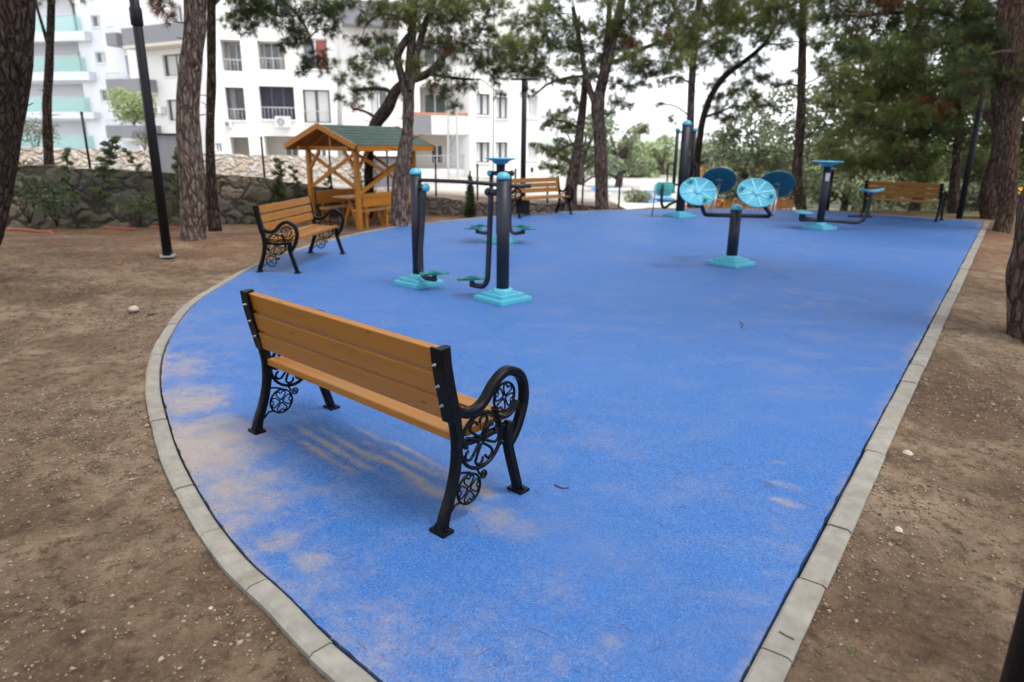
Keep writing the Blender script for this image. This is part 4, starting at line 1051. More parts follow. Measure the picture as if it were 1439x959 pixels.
# ------------------------------------------------------------------ walls and fences
def wall_along(pts, zt, zb, thick, name, mat, label, rag=.04, res=.12):
    rows = []; mb = MB(); P = resample([Vector((p[0], p[1], 0)) for p in pts], res)
    cum = [0]
    for a, b in zip(pts, pts[1:]): cum.append(cum[-1]+math.hypot(b[0]-a[0], b[1]-a[1]))
    for i, p in enumerate(P):
        s = i*res; top = float(np.interp(s, cum, zt)); bot = zb
        t = (P[min(i+1, len(P)-1)]-P[max(0, i-1)]).normalized(); nn = Vector((t.y, -t.x, 0))
        ring = []; N = 12
        tt = top+rag*noise.noise(p*2.2)*1.6
        for k in range(N+1):
            z = bot+(tt-bot)*k/N; d = .05*noise.noise(Vector((p.x*2.4, p.y*2.4, z*3.4)))*(rag/.04)
            ring.append(mb.bm.verts.new((p.x+nn.x*d, p.y+nn.y*d, z)))
        ring.append(mb.bm.verts.new((p.x-nn.x*thick, p.y-nn.y*thick, tt-.01))); ring.append(mb.bm.verts.new((p.x-nn.x*thick, p.y-nn.y*thick, bot)))
        rows.append(ring)
    for A_, B_ in zip(rows, rows[1:]):
        for k in range(len(A_)-1): mb.bm.faces.new((A_[k], A_[k+1], B_[k+1], B_[k]))
    mb.bm.faces.new(rows[0]); mb.bm.faces.new(rows[-1])
    return tag(mb.build(name, mat), label, 'wall')
wall_along([(-13.5, 14.6), (-9.6, 15.6), (-6.5, 16.7), (-4.7, 18.9), (-3.9, 19.3)], [1.25, 1.0, .82, .4, .3], -.8, .5, 'stone_wall', 'dark fieldstone', 'low dark mossy retaining wall of rough boulders at left behind the pines')
wall_along([(-3.85, 19.32), (-1.2, 19.4), (1.2, 19.7), (2.7, 20.1), (3.6, 20.3)], [.3, .05, .0, -.12, -.25], -.9, .5, 'stone_wall', 'mid fieldstone', 'low brown rubble wall behind the far middle bench and the air walker')
# planted terrace behind the dark wall
mb = MB(); mb.poly([(-30, 12.0, 1.0), (-13.5, 14.9, 1.0), (-9.6, 15.9, .88), (-6.5, 17.0, .7), (-4.7, 19.2, .25), (-1.2, 19.7, -.05), (3.6, 20.5, -.35), (3.4, 34, -.35), (-30, 34, 1.0)])
tag(mb.build('terrace_ground', 'dry dirt'), kind='structure')
pL = [at(-150, 200, 20), at(34, 206.6, 21.5), at(131, 210, 22.5), at(212, 212, 23.3), at(300, 216, 24.3), at(420, 219, 25.6), at(500, 220.5, 26.6)]
wall_along([(p.x, p.y) for p in pL], [p.z for p in pL], -.6, .4, 'stone_wall', 'pale fieldstone', 'long pale fieldstone garden wall in front of the apartment blocks', rag=.012, res=.25)
def fence_post(x, yt, yb, Y, label, r=.028):
    a = at(x[0], yt, Y); b = at(x[1], yb, Y); mb = MB(); h = a.z-b.z
    mb.tube([(0, 0, -.25), (0, 0, h)], r, 8); mb.lathe([(r*1.25, h-.03), (r*1.3, h), (0, h+.02)], (0, 0, 0), 8)
    o = mb.build('fence_post', 'black paint'); o.location = b; tag(o, label, 'post', 'thin dark fence posts on the walls')
for x, yt, yb, Y, lb in (((125, 127), 158, 238, 16.3, 'thin dark fence post on the dark stone wall beside the bushy sapling'), ((373, 373), 193, 262, 18.2, 'thin dark fence post on the wall left of the gazebo'),
        ((466, 466), 205, 268, 19.2, 'thin dark fence post seen between the left gazebo posts'), ((546, 546), 213, 276, 19.6, 'thin dark fence post seen through the right side of the gazebo'),
        ((617, 613), 221, 280, 19.8, 'thin dark fence post between the gazebo and the air walker bar'), ((676, 671), 231, 283, 20, 'thin dark fence post right of the small cypress'),
        ((725, 724), 238, 286, 20, 'thin dark fence post just left of the middle lamp post'), ((769, 769), 258, 287, 20.2, 'thin dark fence post seen through the back of the far middle bench'),
        ((822, 818), 251, 292, 20.4, 'thin dark fence post between the two far pine trunks'), ((872.5, 869), 254, 296, 20.5, 'thin dark fence post right of the forked pine')):
    fence_post(x, yt, yb, Y, lb)
# post with pale head at the right back
b_ = gnd(1184, 298); rt = thing('garden_light', (b_.x, b_.y+.9, -.1), 0, 'slim black garden light post behind the waist trainer', 'garden light')
mb = MB(); mb.tube([(0, 0, -.2), (0, 0, 1.14)], .045, 10); mb.build('pole', 'black paint', rt)
mb = MB(); mb.lathe([(.04, 1.14), (.10, 1.16), (.10, 1.19), (0, 1.21)], (0, 0, 0), 14); mb.build('lamp_head', 'lattice steel', rt)

def panel(px0, py0, px1, py1, Y, mat, label):
    a = at(px0, py1, Y); b = at(px1, py0, Y); rt = thing('sheet_fence', (a.x, Y, a.z), 0, label, 'fence')
    w_, h_ = b.x-a.x, b.z-a.z
    mb = MB(); nn = int(w_/.12)
    for k in range(nn): mb.box(((k+.5)*w_/nn, .012*(k % 2), h_/2), (w_/nn-.002, .02, h_))
    mb.build('sheet', mat, rt)
    mb = MB(); mb.box((w_/2, -.03, h_+.02), (w_+.06, .05, .05)); mb.box((-.03, -.03, h_/2-.3), (.05, .05, h_+.6)); mb.box((w_+.03, -.03, h_/2-.3), (.05, .05, h_+.6)); mb.build('frame', 'black paint', rt)
panel(224, 190, 256, 243, 22, 'grey panel', 'dark grey corrugated fence panel left of the thick pine trunk')
panel(523, 222, 575, 263, 25.5, 'grey panel', 'light grey fence panel behind the right side of the gazebo')

# ------------------------------------------------------------------ buildings
class Facade:
    def __init__(s, root, A, B, z0, z1, mat, depth=9.0):
        s.root = root; s.A = Vector((A[0], A[1], 0)); s.B = Vector((B[0], B[1], 0)); s.d = (s.B-s.A).normalized(); s.L = (s.B-s.A).length
        s.n = Vector((s.d.y, -s.d.x, 0))      # towards the viewer
        s.z0, s.z1, s.mat, s.op, s.depth = z0, z1, mat, [], depth
    def loc(s, px, py):
        d = ray(px, py); o = Vector((0, 0, EYE)); k = (s.A-o).dot(s.n)/d.dot(s.n); p = o+d*k
        return (p-s.A).dot(s.d), p.z
    def rect(s, x0, y0, x1, y1):
        a = s.loc(x0, (y0+y1)/2)[0]; b = s.loc(x1, (y0+y1)/2)[0]; xm = (x0+x1)/2
        return a, s.loc(xm, y1)[1], b, s.loc(xm, y0)[1]
    def P(s, u, z, out=0.0): return s.A+s.d*u+s.n*out+Vector((0, 0, z))
    def open(s, r, dep, backmat): s.op.append((r, dep, backmat))
    def build(s):
        us = sorted({0.0, s.L, *[min(max(v, 0), s.L) for r, _, _ in s.op for v in (r[0], r[2])]}); zs = sorted({s.z0, s.z1, *[v for r, _, _ in s.op for v in (r[1], r[3]) if s.z0 < v < s.z1]})
        mb = MB()
        for u0, u1 in zip(us, us[1:]):
            for z0, z1 in zip(zs, zs[1:]):
                uc, zc = (u0+u1)/2, (z0+z1)/2
                if any(r[0] < uc < r[2] and r[1] < zc < r[3] for r, _, _ in s.op): continue
                mb.poly([s.P(u0, z0), s.P(u1, z0), s.P(u1, z1), s.P(u0, z1)])
        for r, dep, bmn in s.op:
            u0, z0, u1, z1 = r
            for a, b in (((u0, z0), (u1, z0)), ((u1, z0), (u1, z1)), ((u1, z1), (u0, z1)), ((u0, z1), (u0, z0))):
                mb.poly([s.P(*a), s.P(*b), s.P(*b, -dep), s.P(*a, -dep)])
        # side walls, back and roof
        c = [s.P(0, 0), s.P(s.L, 0), s.P(s.L, 0, -s.depth), s.P(0, 0, -s.depth)]
        for i, j in ((1, 2), (2, 3), (3, 0)):
            mb.poly([c[i]+Vector((0, 0, s.z0)), c[j]+Vector((0, 0, s.z0)), c[j]+Vector((0, 0, s.z1)), c[i]+Vector((0, 0, s.z1))])
        mb.poly([v+Vector((0, 0, s.z1)) for v in c])
        w_ = mb.build('wall', s.mat, s.root)
        for r, dep, bmn in s.op:
            if bmn:
                mb = MB(); u0, z0, u1, z1 = r; mb.poly([s.P(u0, z0, -dep+.002), s.P(u1, z0, -dep+.002), s.P(u1, z1, -dep+.002), s.P(u0, z1, -dep+.002)]); mb.build('recess_wall', bmn, s.root)
        return w_
    def obox(s, u0, z0, u1, z1, o0, o1, name, mat, parent=None):
        mb = MB(); ps = []
        for o_ in (o0, o1):
            for (u, z) in ((u0, z0), (u1, z0), (u1, z1), (u0, z1)): ps.append(mb.bm.verts.new(s.P(u, z, o_)))
        for f_ in ((0, 1, 2, 3), (4, 5, 6, 7), (0, 1, 5, 4), (1, 2, 6, 5), (2, 3, 7, 6), (3, 0, 4, 7)): mb.bm.faces.new([ps[k] for k in f_])
        return mb.build(name, mat, parent or s.root)
    def window(s, r, dep=.18, frame='window frame white', glass='window glass', curtain=None, mull=1, hole=True, base=0.0):
        """opening with frame, panes, curtain and sill"""
        u0, z0, u1, z1 = r
        if hole: s.open(r, dep, None)
        o0 = base-dep if hole else base-.03
        mb = MB(); t = .06
        def bx(a, b, c_, d_):
            ps = [mb.bm.verts.new(s.P(u, z, o_)) for o_ in (o0-.02, o0+.05) for (u, z) in ((a, b), (c_, b), (c_, d_), (a, d_))]
            for f_ in ((0, 1, 2, 3), (4, 5, 6, 7), (0, 1, 5, 4), (1, 2, 6, 5), (2, 3, 7, 6), (3, 0, 4, 7)): mb.bm.faces.new([ps[k] for k in f_])
        bx(u0, z0, u0+t, z1); bx(u1-t, z0, u1, z1); bx(u0+t, z0, u1-t, z0+t); bx(u0+t, z1-t, u1-t, z1)
        for k in range(mull):
            um = u0+(u1-u0)*(k+1)/(mull+1); bx(um-t*.6, z0+t, um+t*.6, z1-t)
        w_ = mb.build('window', frame, s.root)
        mb = MB(); mb.poly([s.P(u0+.01, z0+.01, o0), s.P(u1-.01, z0+.01, o0), s.P(u1-.01, z1-.01, o0), s.P(u0+.01, z1-.01, o0)]); mb.build('pane', glass, w_)
        if curtain:
            for (a, b) in curtain[1:]:
                mb = MB(); N = 10; ua = u0+(u1-u0)*a; ub = u0+(u1-u0)*b
                for k in range(N):
                    q = ua+(ub-ua)*k/N; q2 = ua+(ub-ua)*(k+1)/N; oa = o0+.008+.006*(k % 2); ob = o0+.008+.006*((k+1) % 2)
                    mb.poly([s.P(q, z0+t, oa), s.P(q2, z0+t, ob), s.P(q2, z1-t, ob), s.P(q, z1-t, oa)])
                mb.build('curtain', curtain[0], w_)
        if hole: s.obox(u0-.06, z0-.07, u1+.06, z0-.002, .002, .08, 'sill', s.mat, w_)
        return w_
    def ac(s, x0, y0, x1, y1):
        u0, z0, u1, z1 = s.rect(x0, y0, x1, y1)
        o = s.obox(u0, z0, u1, z1, .05, .36, 'outdoor_unit', 'window frame white')
        c = s.P(u0+(u1-u0)*.36, (z0+z1)/2, .362); q = s.n.to_track_quat('Z', 'Y').to_matrix(); r = (z1-z0)*.38
        mb = MB()
        for rr in (1, .7, .4): mb.lathe([(r*rr, 0), (r*rr, .015), (r*rr-.03, .015), (r*rr-.03, 0)], c, 20, q)
        mb.build('fan_grille', 'grey panel', o)
    def rail(s, u0, u1, z0, h, out, parent, n=None, mat='lattice steel'):
        mb = MB(); mb.tube([s.P(u0, z0+h, out), s.P(u1, z0+h, out)], .025, 6); n = n or max(2, int((u1-u0)/.18))
        for k in range(n+1):
            u = u0+(u1-u0)*k/n; mb.tube([s.P(u, z0, out), s.P(u, z0+h, out)], .012, 4)
        mb.build('railing', mat, parent)

def XY(px, Y):
    p = at(px, 200, Y); return (p.x, Y)
# --- main white block (three joined fronts read as one building)
bld = thing('apartment_building', (*XY(300, 38), 0), 0, 'white apartment block with square openings and air conditioners behind the gazebo', 'building')
bld.location = (0, 0, 0)
f1 = Facade(bld, XY(299, 37.6), XY(566, 39.6), -1.5, 16, 'white render')
for (a, b_2, c_2, d_2) in ((311, 56, 339, 100), (362.6, 58, 400, 98)):
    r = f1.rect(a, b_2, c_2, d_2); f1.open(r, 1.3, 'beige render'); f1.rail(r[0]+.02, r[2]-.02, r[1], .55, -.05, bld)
    f1.window((r[0]+.15, r[1], r[0]+.95, r[1]+1.45), glass='window glass', hole=False, base=-1.26, mull=1)
r = f1.rect(425, 54, 461, 98); f1.window(r, .25, 'window frame white', 'window glass', ('curtain red', (.52, .93)), 1)
r = f1.rect(317.5, 123, 344, 169); f1.window(r, .45, 'window frame dark', 'window glass dark', ('grey panel', (.2, .45)), 1); f1.rail(r[0], r[2], r[1], .55, -.04, bld)
r = f1.rect(365, 121.5, 414, 168); f1.window(r, .45, 'window frame dark', 'blind navy', None, 2); f1.rail(r[0], r[2], r[1], .6, -.04, bld)
r = f1.rect(426.5, 126.5, 464, 173); f1.window(r, .2, 'window frame dark', 'window glass', ('curtain white', (.08, .44), (.56, .94)), 1); f1.rail(r[0], r[2], r[1], .6, .03, bld)
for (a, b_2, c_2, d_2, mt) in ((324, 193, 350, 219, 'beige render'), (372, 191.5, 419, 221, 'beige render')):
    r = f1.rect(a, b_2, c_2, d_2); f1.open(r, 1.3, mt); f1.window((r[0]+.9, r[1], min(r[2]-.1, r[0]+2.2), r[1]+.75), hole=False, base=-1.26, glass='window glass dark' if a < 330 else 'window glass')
for (a, b_2, c_2, d_2) in ((443, 200, 459, 222), (475, 200, 484, 222), (492, 202, 504, 222), (303, 201, 312, 215)):
    f1.window(f1.rect(a, b_2, c_2, d_2), .15)
for (a, b_2, c_2, d_2) in ((520, 50, 545, 92), (520, 122, 545, 162), (320, -20, 345, 25), (370, -18, 410, 25), (430, -16, 462, 25), (518, -15, 548, 28)):
    f1.window(f1.rect(a, b_2, c_2, d_2), .2, 'window frame white', 'window glass', ('curtain white', (.1, .4)), 1)
f1.ac(388, 164, 409, 179); f1.ac(318, 170, 326, 179)
u0, z0, u1, z1 = f1.rect(480, 8, 566, 40); f1.obox(u0, z0, f1.L-.02, z1, .02, 1.2, 'balcony_front', 'grey panel')
f1.build()
f2 = Facade(bld, XY(566, 40.2), XY(660.5, 40.9), -3, 14.5, 'white render')
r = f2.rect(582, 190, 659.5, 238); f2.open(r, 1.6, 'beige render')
for (a, c_2) in ((608, 626), (645, 658)):
    q = f2.rect(a, 204, c_2, 232); w_ = f2.window(q, hole=False, base=-1.55, glass='window glass dark', frame='window frame white')
f2.rail(r[0], r[2], r[1], .75, -.03, bld)
u0, z0, u1, z1 = f2.rect(577, 163, 660, 189); f2.obox(.05, z0, f2.L*.42, z1, .01, .35, 'balcony_front', 'grey panel'); f2.obox(f2.L*.42+.01, z0, f2.L-.02, z1, .01, .35, 'balcony_front', 'white render')
f2.obox(.05, z1+.005, f2.L-.02, z1+.16, .04, .30, 'flower_trough', 'terracotta')
r = f2.rect(590, 122, 655, 162); f2.open(r, 1.5, 'beige render'); f2.window((r[0]+.3, r[1], r[0]+1.6, r[3]-.3), hole=False, base=-1.46)
r = f2.rect(590, 50, 655, 92); f2.open(r, 1.5, 'beige render'); f2.window((r[0]+.3, r[1], r[0]+1.6, r[3]-.3), hole=False, base=-1.46)
for (a, b_2, c_2, d_2) in ((644, 262, 659, 272), (600, 262, 615, 272)): f2.window(f2.rect(a, b_2, c_2, d_2), .15, glass='window glass dark')
f2.build()
f3 = Facade(bld, XY(660.5, 40.4), XY(763, 43.5), -3, 10.5, 'white render')
for (a, b_2, c_2, d_2) in ((669, 200, 689, 229), (696.5, 200, 714, 226), (741.6, 200, 756, 225), (669, 132, 689, 162), (697, 137, 714, 167), (742, 134, 756, 166), (669, 68, 689, 98), (697, 72, 714, 100)):
    f3.window(f3.rect(a, b_2, c_2, d_2), .22, 'window frame dark' if c_2 < 740 else 'window frame white', 'window glass', ('curtain white', (.08, .42), (.62, .92)), 1)
f3.window(f3.rect(745.5, 235.5, 750.5, 243), .15, 'window frame dark', 'window glass dark', None, 0)
f3.window(f3.rect(668, 262, 690, 272), .15, 'window frame white', 'window glass dark', None, 2)
f3.build()
mb = MB(); p0, p1 = f3.P(f3.L-.9, 10.5, .2), f3.P(f3.L, 10.5, .2); mb.box(((f3.P(f3.L/2, 10.6, -4.2))), (f3.L+1, 9.6, .25), Matrix.Rotation(math.atan2(f3.d.y, f3.d.x), 3, 'Z')); mb.build('roof', 'slab white', bld)
f4 = Facade(bld, XY(763.2, 44.0), XY(789, 45.0), -3, 0.62, 'white render', 4); f4.window(f4.rect(772, 246, 780, 256), .15); f4.build()

# --- middle block with grey balconies
bld = thing('apartment_building', (0, 0, 0), 0, 'cream and white apartment block with dark grey balcony fronts behind the black lamp post', 'building')
f5 = Facade(bld, XY(196, 43.5), XY(300, 40.0), -1.5, 17, 'white render')
for (a, b_2, c_2, d_2) in ((229, 76, 262, 107), (235, 140, 262, 170)):
    f5.window(f5.rect(a, b_2, c_2, d_2), .2, 'window frame dark', 'window glass', ('curtain white', (.1, .6)), 1)
f5.window(f5.rect(240, 8, 256, 35), .2, 'window frame white', 'window glass', ('curtain white', (.1, .5)), 1)
f5.ac(223, 150, 234, 160)
for (y0, y1, x1) in ((39, 64, 290), (113, 131, 221), (177, 195, 227)):
    u0, z0, u1, z1 = f5.rect(197, y0, x1, y1); f5.obox(max(.02, u0), z0, u1, z1, .01, 1.1, 'balcony_front', 'grey panel')
    f5.obox(max(.02, u0), z0-.16, u1, z0-.005, .01, 1.14, 'balcony_slab', 'beige render')
f5.build()
f6 = Facade(bld, XY(166, 46.5), XY(199, 45.6), -1.5, 17, 'bluish render')
for (b_2, d_2) in ((24, 48), (78, 106)):
    f6.window(f6.rect(177, b_2, 192, d_2), .2, 'window frame white', 'window glass', ('curtain white', (.5, .9)), 1)
for (y0, y1) in ((49, 67), (113, 131), (177, 195)):
    u0, z0, u1, z1 = f6.rect(170, y0, 198, y1); f6.obox(u0, z0, f6.L+.3, z1, .01, 1.0, 'balcony_front', 'grey panel'); f6.rail(u0, f6.L, z1, .35, .9, bld)
f6.build()
# --- left block with glass balconies
bld = thing('apartment_building', (0, 0, 0), 0, 'white apartment block with pale green glass balconies at far left', 'building')
f7 = Facade(bld, XY(-120, 52.5), XY(167, 48.2), -1.5, 19, 'bluish render')
for (a, b_2, c_2, d_2) in ((128, 21.5, 145, 38), (134, 73, 150, 89), (141, 126, 158, 142.5), (148.5, 178, 164, 193)):
    f7.window(f7.rect(a, b_2, c_2, d_2), .15, 'window frame white', 'window glass', ('curtain white', (.45, .75)), 1)
for (top, bot, xr2, sl0, sl1, dx0, dx1, dt) in ((-8, 49, 107, 48, 61, 82, 94, 14), (60, 103, 113, 103, 115, 91, 104, 71), (118, 157.5, 119, 158, 167, 99, 110, 126), (170, 210, 124, 210, 220, 106, 120, 178)):
    r = f7.rect(-60, top, xr2, bot); r = (max(.05, r[0]), r[1], r[2], r[3]); f7.open(r, 1.4, 'bluish render')
    q = f7.rect(dx0, dt, dx1, bot); f7.window((q[0]-.15, r[1]+.02, q[2]-.1, r[1]+(r[3]-r[1])*.80), hole=False, base=-1.36, frame='window frame dark' if dt > 150 else 'window frame white', glass='window glass')
    u0, z0, u1, z1 = f7.rect(-60, sl0, xr2+22, sl1); sb = f7.obox(max(.05, u0), z0, u1, z1, .01, .55, 'balcony_slab', 'slab white')
    q = f7.rect(40, bot-18, xr2+8, bot); mb = MB(); ps = [f7.P(max(.05, u0), z1, .5), f7.P(q[2], z1, .5), f7.P(q[2], z1+.95, .5), f7.P(max(.05, u0), z1+.95, .5)]
    mb.poly(ps); mb.poly([f7.P(q[2], z1, .5), f7.P(q[2], z1, .0), f7.P(q[2], z1+.95, .0), f7.P(q[2], z1+.95, .5)]); gp = mb.build('glass_railing', 'balcony glass', sb)
    mb = MB(); mb.tube([f7.P(max(.05, u0), z1+.96, .5), f7.P(q[2], z1+.96, .5)], .025, 6); mb.build('handrail', 'lattice steel', gp)
f7.build()

# lattice pylon, utility poles
a_ = at(637, 262, 30); rt = thing('lattice_pylon', (a_.x, 30, -1.0), 0, 'slender pale steel lattice pylon in front of the white block', 'pylon')
mb = MB(); Hh = 9.5; NS = 22
def pw(z): return .22-.10*z/Hh
cs = ((-1, -1), (1, -1), (1, 1), (-1, 1))
for sx, sy in cs: mb.beam((sx*pw(0), sy*pw(0), 0), (sx*pw(Hh), sy*pw(Hh), Hh), .035, .035)
mb.build('leg_posts', 'lattice steel', rt); mb = MB()
for k in range(NS):
    z0, z1 = Hh*k/NS, Hh*(k+1)/NS
    for i in range(4):
        (ax, ay), (bx, by) = cs[i], cs[(i+1) % 4]
        mb.beam((ax*pw(z0), ay*pw(z0), z0), (bx*pw(z1), by*pw(z1), z1), .018, .018)
        mb.beam((ax*pw(z1), ay*pw(z1), z1), (bx*pw(z1), by*pw(z1), z1), .018, .018)
mb.build('lattice', 'lattice steel', rt)
for (px, pyt, Y, r, lb) in ((477, 24, 27, .11, 'pale grey utility pole rising behind the gazebo roof'), (694, -30, 29, .035, 'very thin grey mast in front of the white block')):
    a_ = at(px, pyt, Y); b_ = at(px-1, 260, Y); mb = MB(); mb.tube([(0, 0, 0), (a_.x-b_.x, 0, a_.z+1)], [r, r*.7], 12); rt = mb.build('utility_pole', 'pole concrete'); rt.location = (b_.x, Y, -1); tag(rt, lb, 'pole')

# ------------------------------------------------------------------ things beyond the platform
def gpoly(name, px, z, mat, kind='structure'):
    mb = MB(); mb.poly([gnd(x, y, z) for x, y in px]); return tag(mb.build(name, mat), kind=kind)
gz = terr(5, 30)
gpoly('paved_yard', [(790, 296.5), (1130, 296.5), (1125, 268), (1010, 262), (905, 262), (800, 266)], gz+.03, 'paving')
gpoly('blue_court', [(829, 270), (832, 263), (850, 262), (880, 265), (915, 270), (945, 277), (940, 284), (900, 285), (898, 277), (870, 273), (850, 274)], gz+.045, 'court blue')
gpoly('grass_patch', [(795, 286), (797, 268), (812, 266), (830, 281), (826, 287)], gz+.05, 'hazed hill green')
def box_thing(name, px, py, Y, w, d, h, mat, label, cat, rz=0):
    p = at(px, py, Y); mb = MB(); mb.box((0, 0, h/2), (w, d, h), bevel=.02); mb.box((0, 0, h+.03), (w+.08, d+.08, .06), bevel=.01); o = mb.build(name, mat); o.location = (p.x, Y, gz); o.rotation_euler = (0, 0, rz); return tag(o, label, cat)
box_thing('garden_wall', 886, 285, 31, 2.9, .25, .42, 'white render', 'low white garden wall in front of the round green shrub', 'wall', .05)
box_thing('garden_wall', 820, 285, 29.5, 2.2, .25, .35, 'white render', 'low white garden wall left of the forked pine trunk', 'wall', -.1)
# playground pieces glimpsed under the discs
def playground():
    Y = 30; p = at(1106, 292, Y)
    rt = thing('yellow_slide', (p.x, Y, gz), 0, 'yellow playground slide glimpsed under the right hand disc', 'slide')
    mb = MB(); mb.beam((-1.5, 0, .18), (-.2, 0, 1.35), .5, .05); mb.build('chute', 'yellow plastic', rt)
    mb = MB()
    for y in (-.28, .28): mb.beam((-1.5, y, .27), (-.2, y, 1.44), .04, .18)
    mb.build('side_wall', 'yellow plastic', rt)
    for x in (0, .35):
        for y in (-.28, .28): mb = MB(); mb.tube([(x, y, 0), (x, y, 1.5)], .04, 8); mb.build('post', 'yellow plastic', rt)
    mb = MB(); mb.box((.17, 0, 1.33), (.5, .6, .05)); mb.build('platform', 'orange paint', rt)
    p = at(1022, 292, 33); rt = thing('play_hut', (p.x, 33, gz), .2, 'distant orange timber play hut with a green roof behind the disc trainer', 'play hut')
    for x in (-1, 1):
        for y in (-.8, .8): mb = MB(); mb.box((x, y, .75), (.12, .12, 1.5)); mb.build('post', 'orange paint', rt)
    mb = MB()
    for sg in (-1, 1): mb.beam((0, sg*.55, 1.80), (0, sg*.56, 1.801), 2.8, .05) ; 
    mb.bm.clear()
    for sg in (-1, 1): mb.poly([(-1.4, sg*1.15, 1.45), (1.4, sg*1.15, 1.45), (1.4, 0, 2.1), (-1.4, 0, 2.1)])
    bmesh.ops.solidify(mb.bm, geom=list(mb.bm.faces), thickness=.06); mb.build('roof', 'roof shingle', rt)
    mb = MB()
    for y in (-1.15, 1.15): mb.box((0, y, 1.42), (2.8, .05, .16))
    mb.build('eave_board', 'orange paint', rt)
    p0 = at(955, 290, 26.5); rt = thing('picket_fence', (p0.x, 26.5, terr(p0.x, 26.5)), 0, 'low orange brown picket fence far behind the disc trainer', 'fence')
    mb = MB()
    for k in range(26): mb.box((k*.17, 0, .22), (.11, .03, .46))
    mb.build('pickets', 'orange paint', rt)
    mb = MB(); mb.box((2.1, .035, .15), (4.4, .03, .06)); mb.box((2.1, .035, .34), (4.4, .03, .06)); mb.build('rails', 'orange paint', rt)
    for q, (px, lb) in enumerate(((1003, 'dark tube frame of a far exercise machine under the left rear disc'), (1040, 'dark tube frame of a far exercise machine just right of the short disc post'))):
        p = at(px, 290, 28.5); rt = thing('exercise_frame', (p.x, 28.5, gz), q, lb, 'fitness machine', 'far exercise frames beyond the platform')
        mb = MB(); mb.tube(catmull([(-.5, 0, 0), (-.45, 0, .9), (-.2, 0, 1.25), (.2, 0, 1.25), (.45, 0, .9), (.5, 0, 0)], 4), .035, 8); mb.build('hoop', 'dark paint', rt)
        mb = MB(); mb.tube([(-.48, 0, .35), (.48, 0, .35)], .03, 8); mb.tube([(0, -.4, .6), (0, .4, .6)], .03, 8); mb.tube([(0, 0, 1.24), (0, 0, .35)], .03, 8); mb.build('bars', 'dark paint', rt)
playground()
# yellow machine at the far right behind the big trunks
p = at(1425, 292, 22); rt = thing('yellow_bench', (p.x, 22, terr(p.x, 22)), .3, 'yellow timber seat half hidden behind the big trunks at far right', 'bench')
mb = MB(); mb.box((0, 0, .45), (1.6, .4, .06)); mb.build('seat', 'yellow plastic', rt)
mb = MB(); mb.box((0, .2, .8), (1.6, .05, .18)); mb.build('backrest', 'yellow plastic', rt)
for x in (-.7, .7): mb = MB(); mb.box((x, 0, .21), (.08, .4, .42)); mb.build('leg', 'black paint', rt)

# hoses on the dirt at left
def hose(px, label):
    mb = MB(); P_ = catmull([tuple(hit(x, y)) for x, y in px], 8); P_ = [Vector((p.x, p.y, float(ground_z(p.x, p.y))+.02)) for p in P_]; mb.tube(P_, .026, 8); tag(mb.build('hose', 'hose red'), label, 'hose', 'red hoses on the dirt')
hose([(-60, 312), (20, 312), (80, 313.5), (120, 316.5), (170, 319.5), (215, 320), (250, 322)], 'long red corrugated hose along the foot of the dark stone wall')
hose([(-60, 325), (8, 325), (40, 325.5), (66, 327), (76, 330)], 'short red hose with a bent end, nearer of the two on the dirt')
hose([(-60, 318), (30, 315.5), (80, 317), (150, 321.5), (190, 323)], 'thin red hose crossing close behind the nearer short one')

# ------------------------------------------------------------------ vegetation
def unit(n):
    v = RNG.normal(size=(n, 3)); return v/np.linalg.norm(v, axis=1, keepdims=True)

def needles(cent, dirs, tint, nn, L, w):
    """cent/dirs (N,3): every tuft becomes nn thin needles"""
    N = len(cent); c = np.repeat(cent, nn, 0); d = np.repeat(dirs, nn, 0); t = np.repeat(tint, nn)
    u = d*0.55+unit(N*nn)*0.8; u /= np.linalg.norm(u, axis=1, keepdims=True)
    ll = L*RNG.uniform(.65, 1.15, (N*nn, 1)); s = np.cross(u, unit(N*nn)); s /= np.linalg.norm(s, axis=1, keepdims=True)+1e-9
    c = c+unit(N*nn)*L*.12
    droop = np.zeros_like(u); droop[:, 2] = -.12
    V = np.stack([c-s*w/2, c+s*w/2, c+(u+droop)*ll], 1).reshape(-1, 3)
    F_ = np.arange(len(V)).reshape(-1, 3); tt = np.repeat(np.clip(t+RNG.uniform(-.09, .09, N*nn)*(t < .86), 0, 1), 3)
    return V, F_, tt

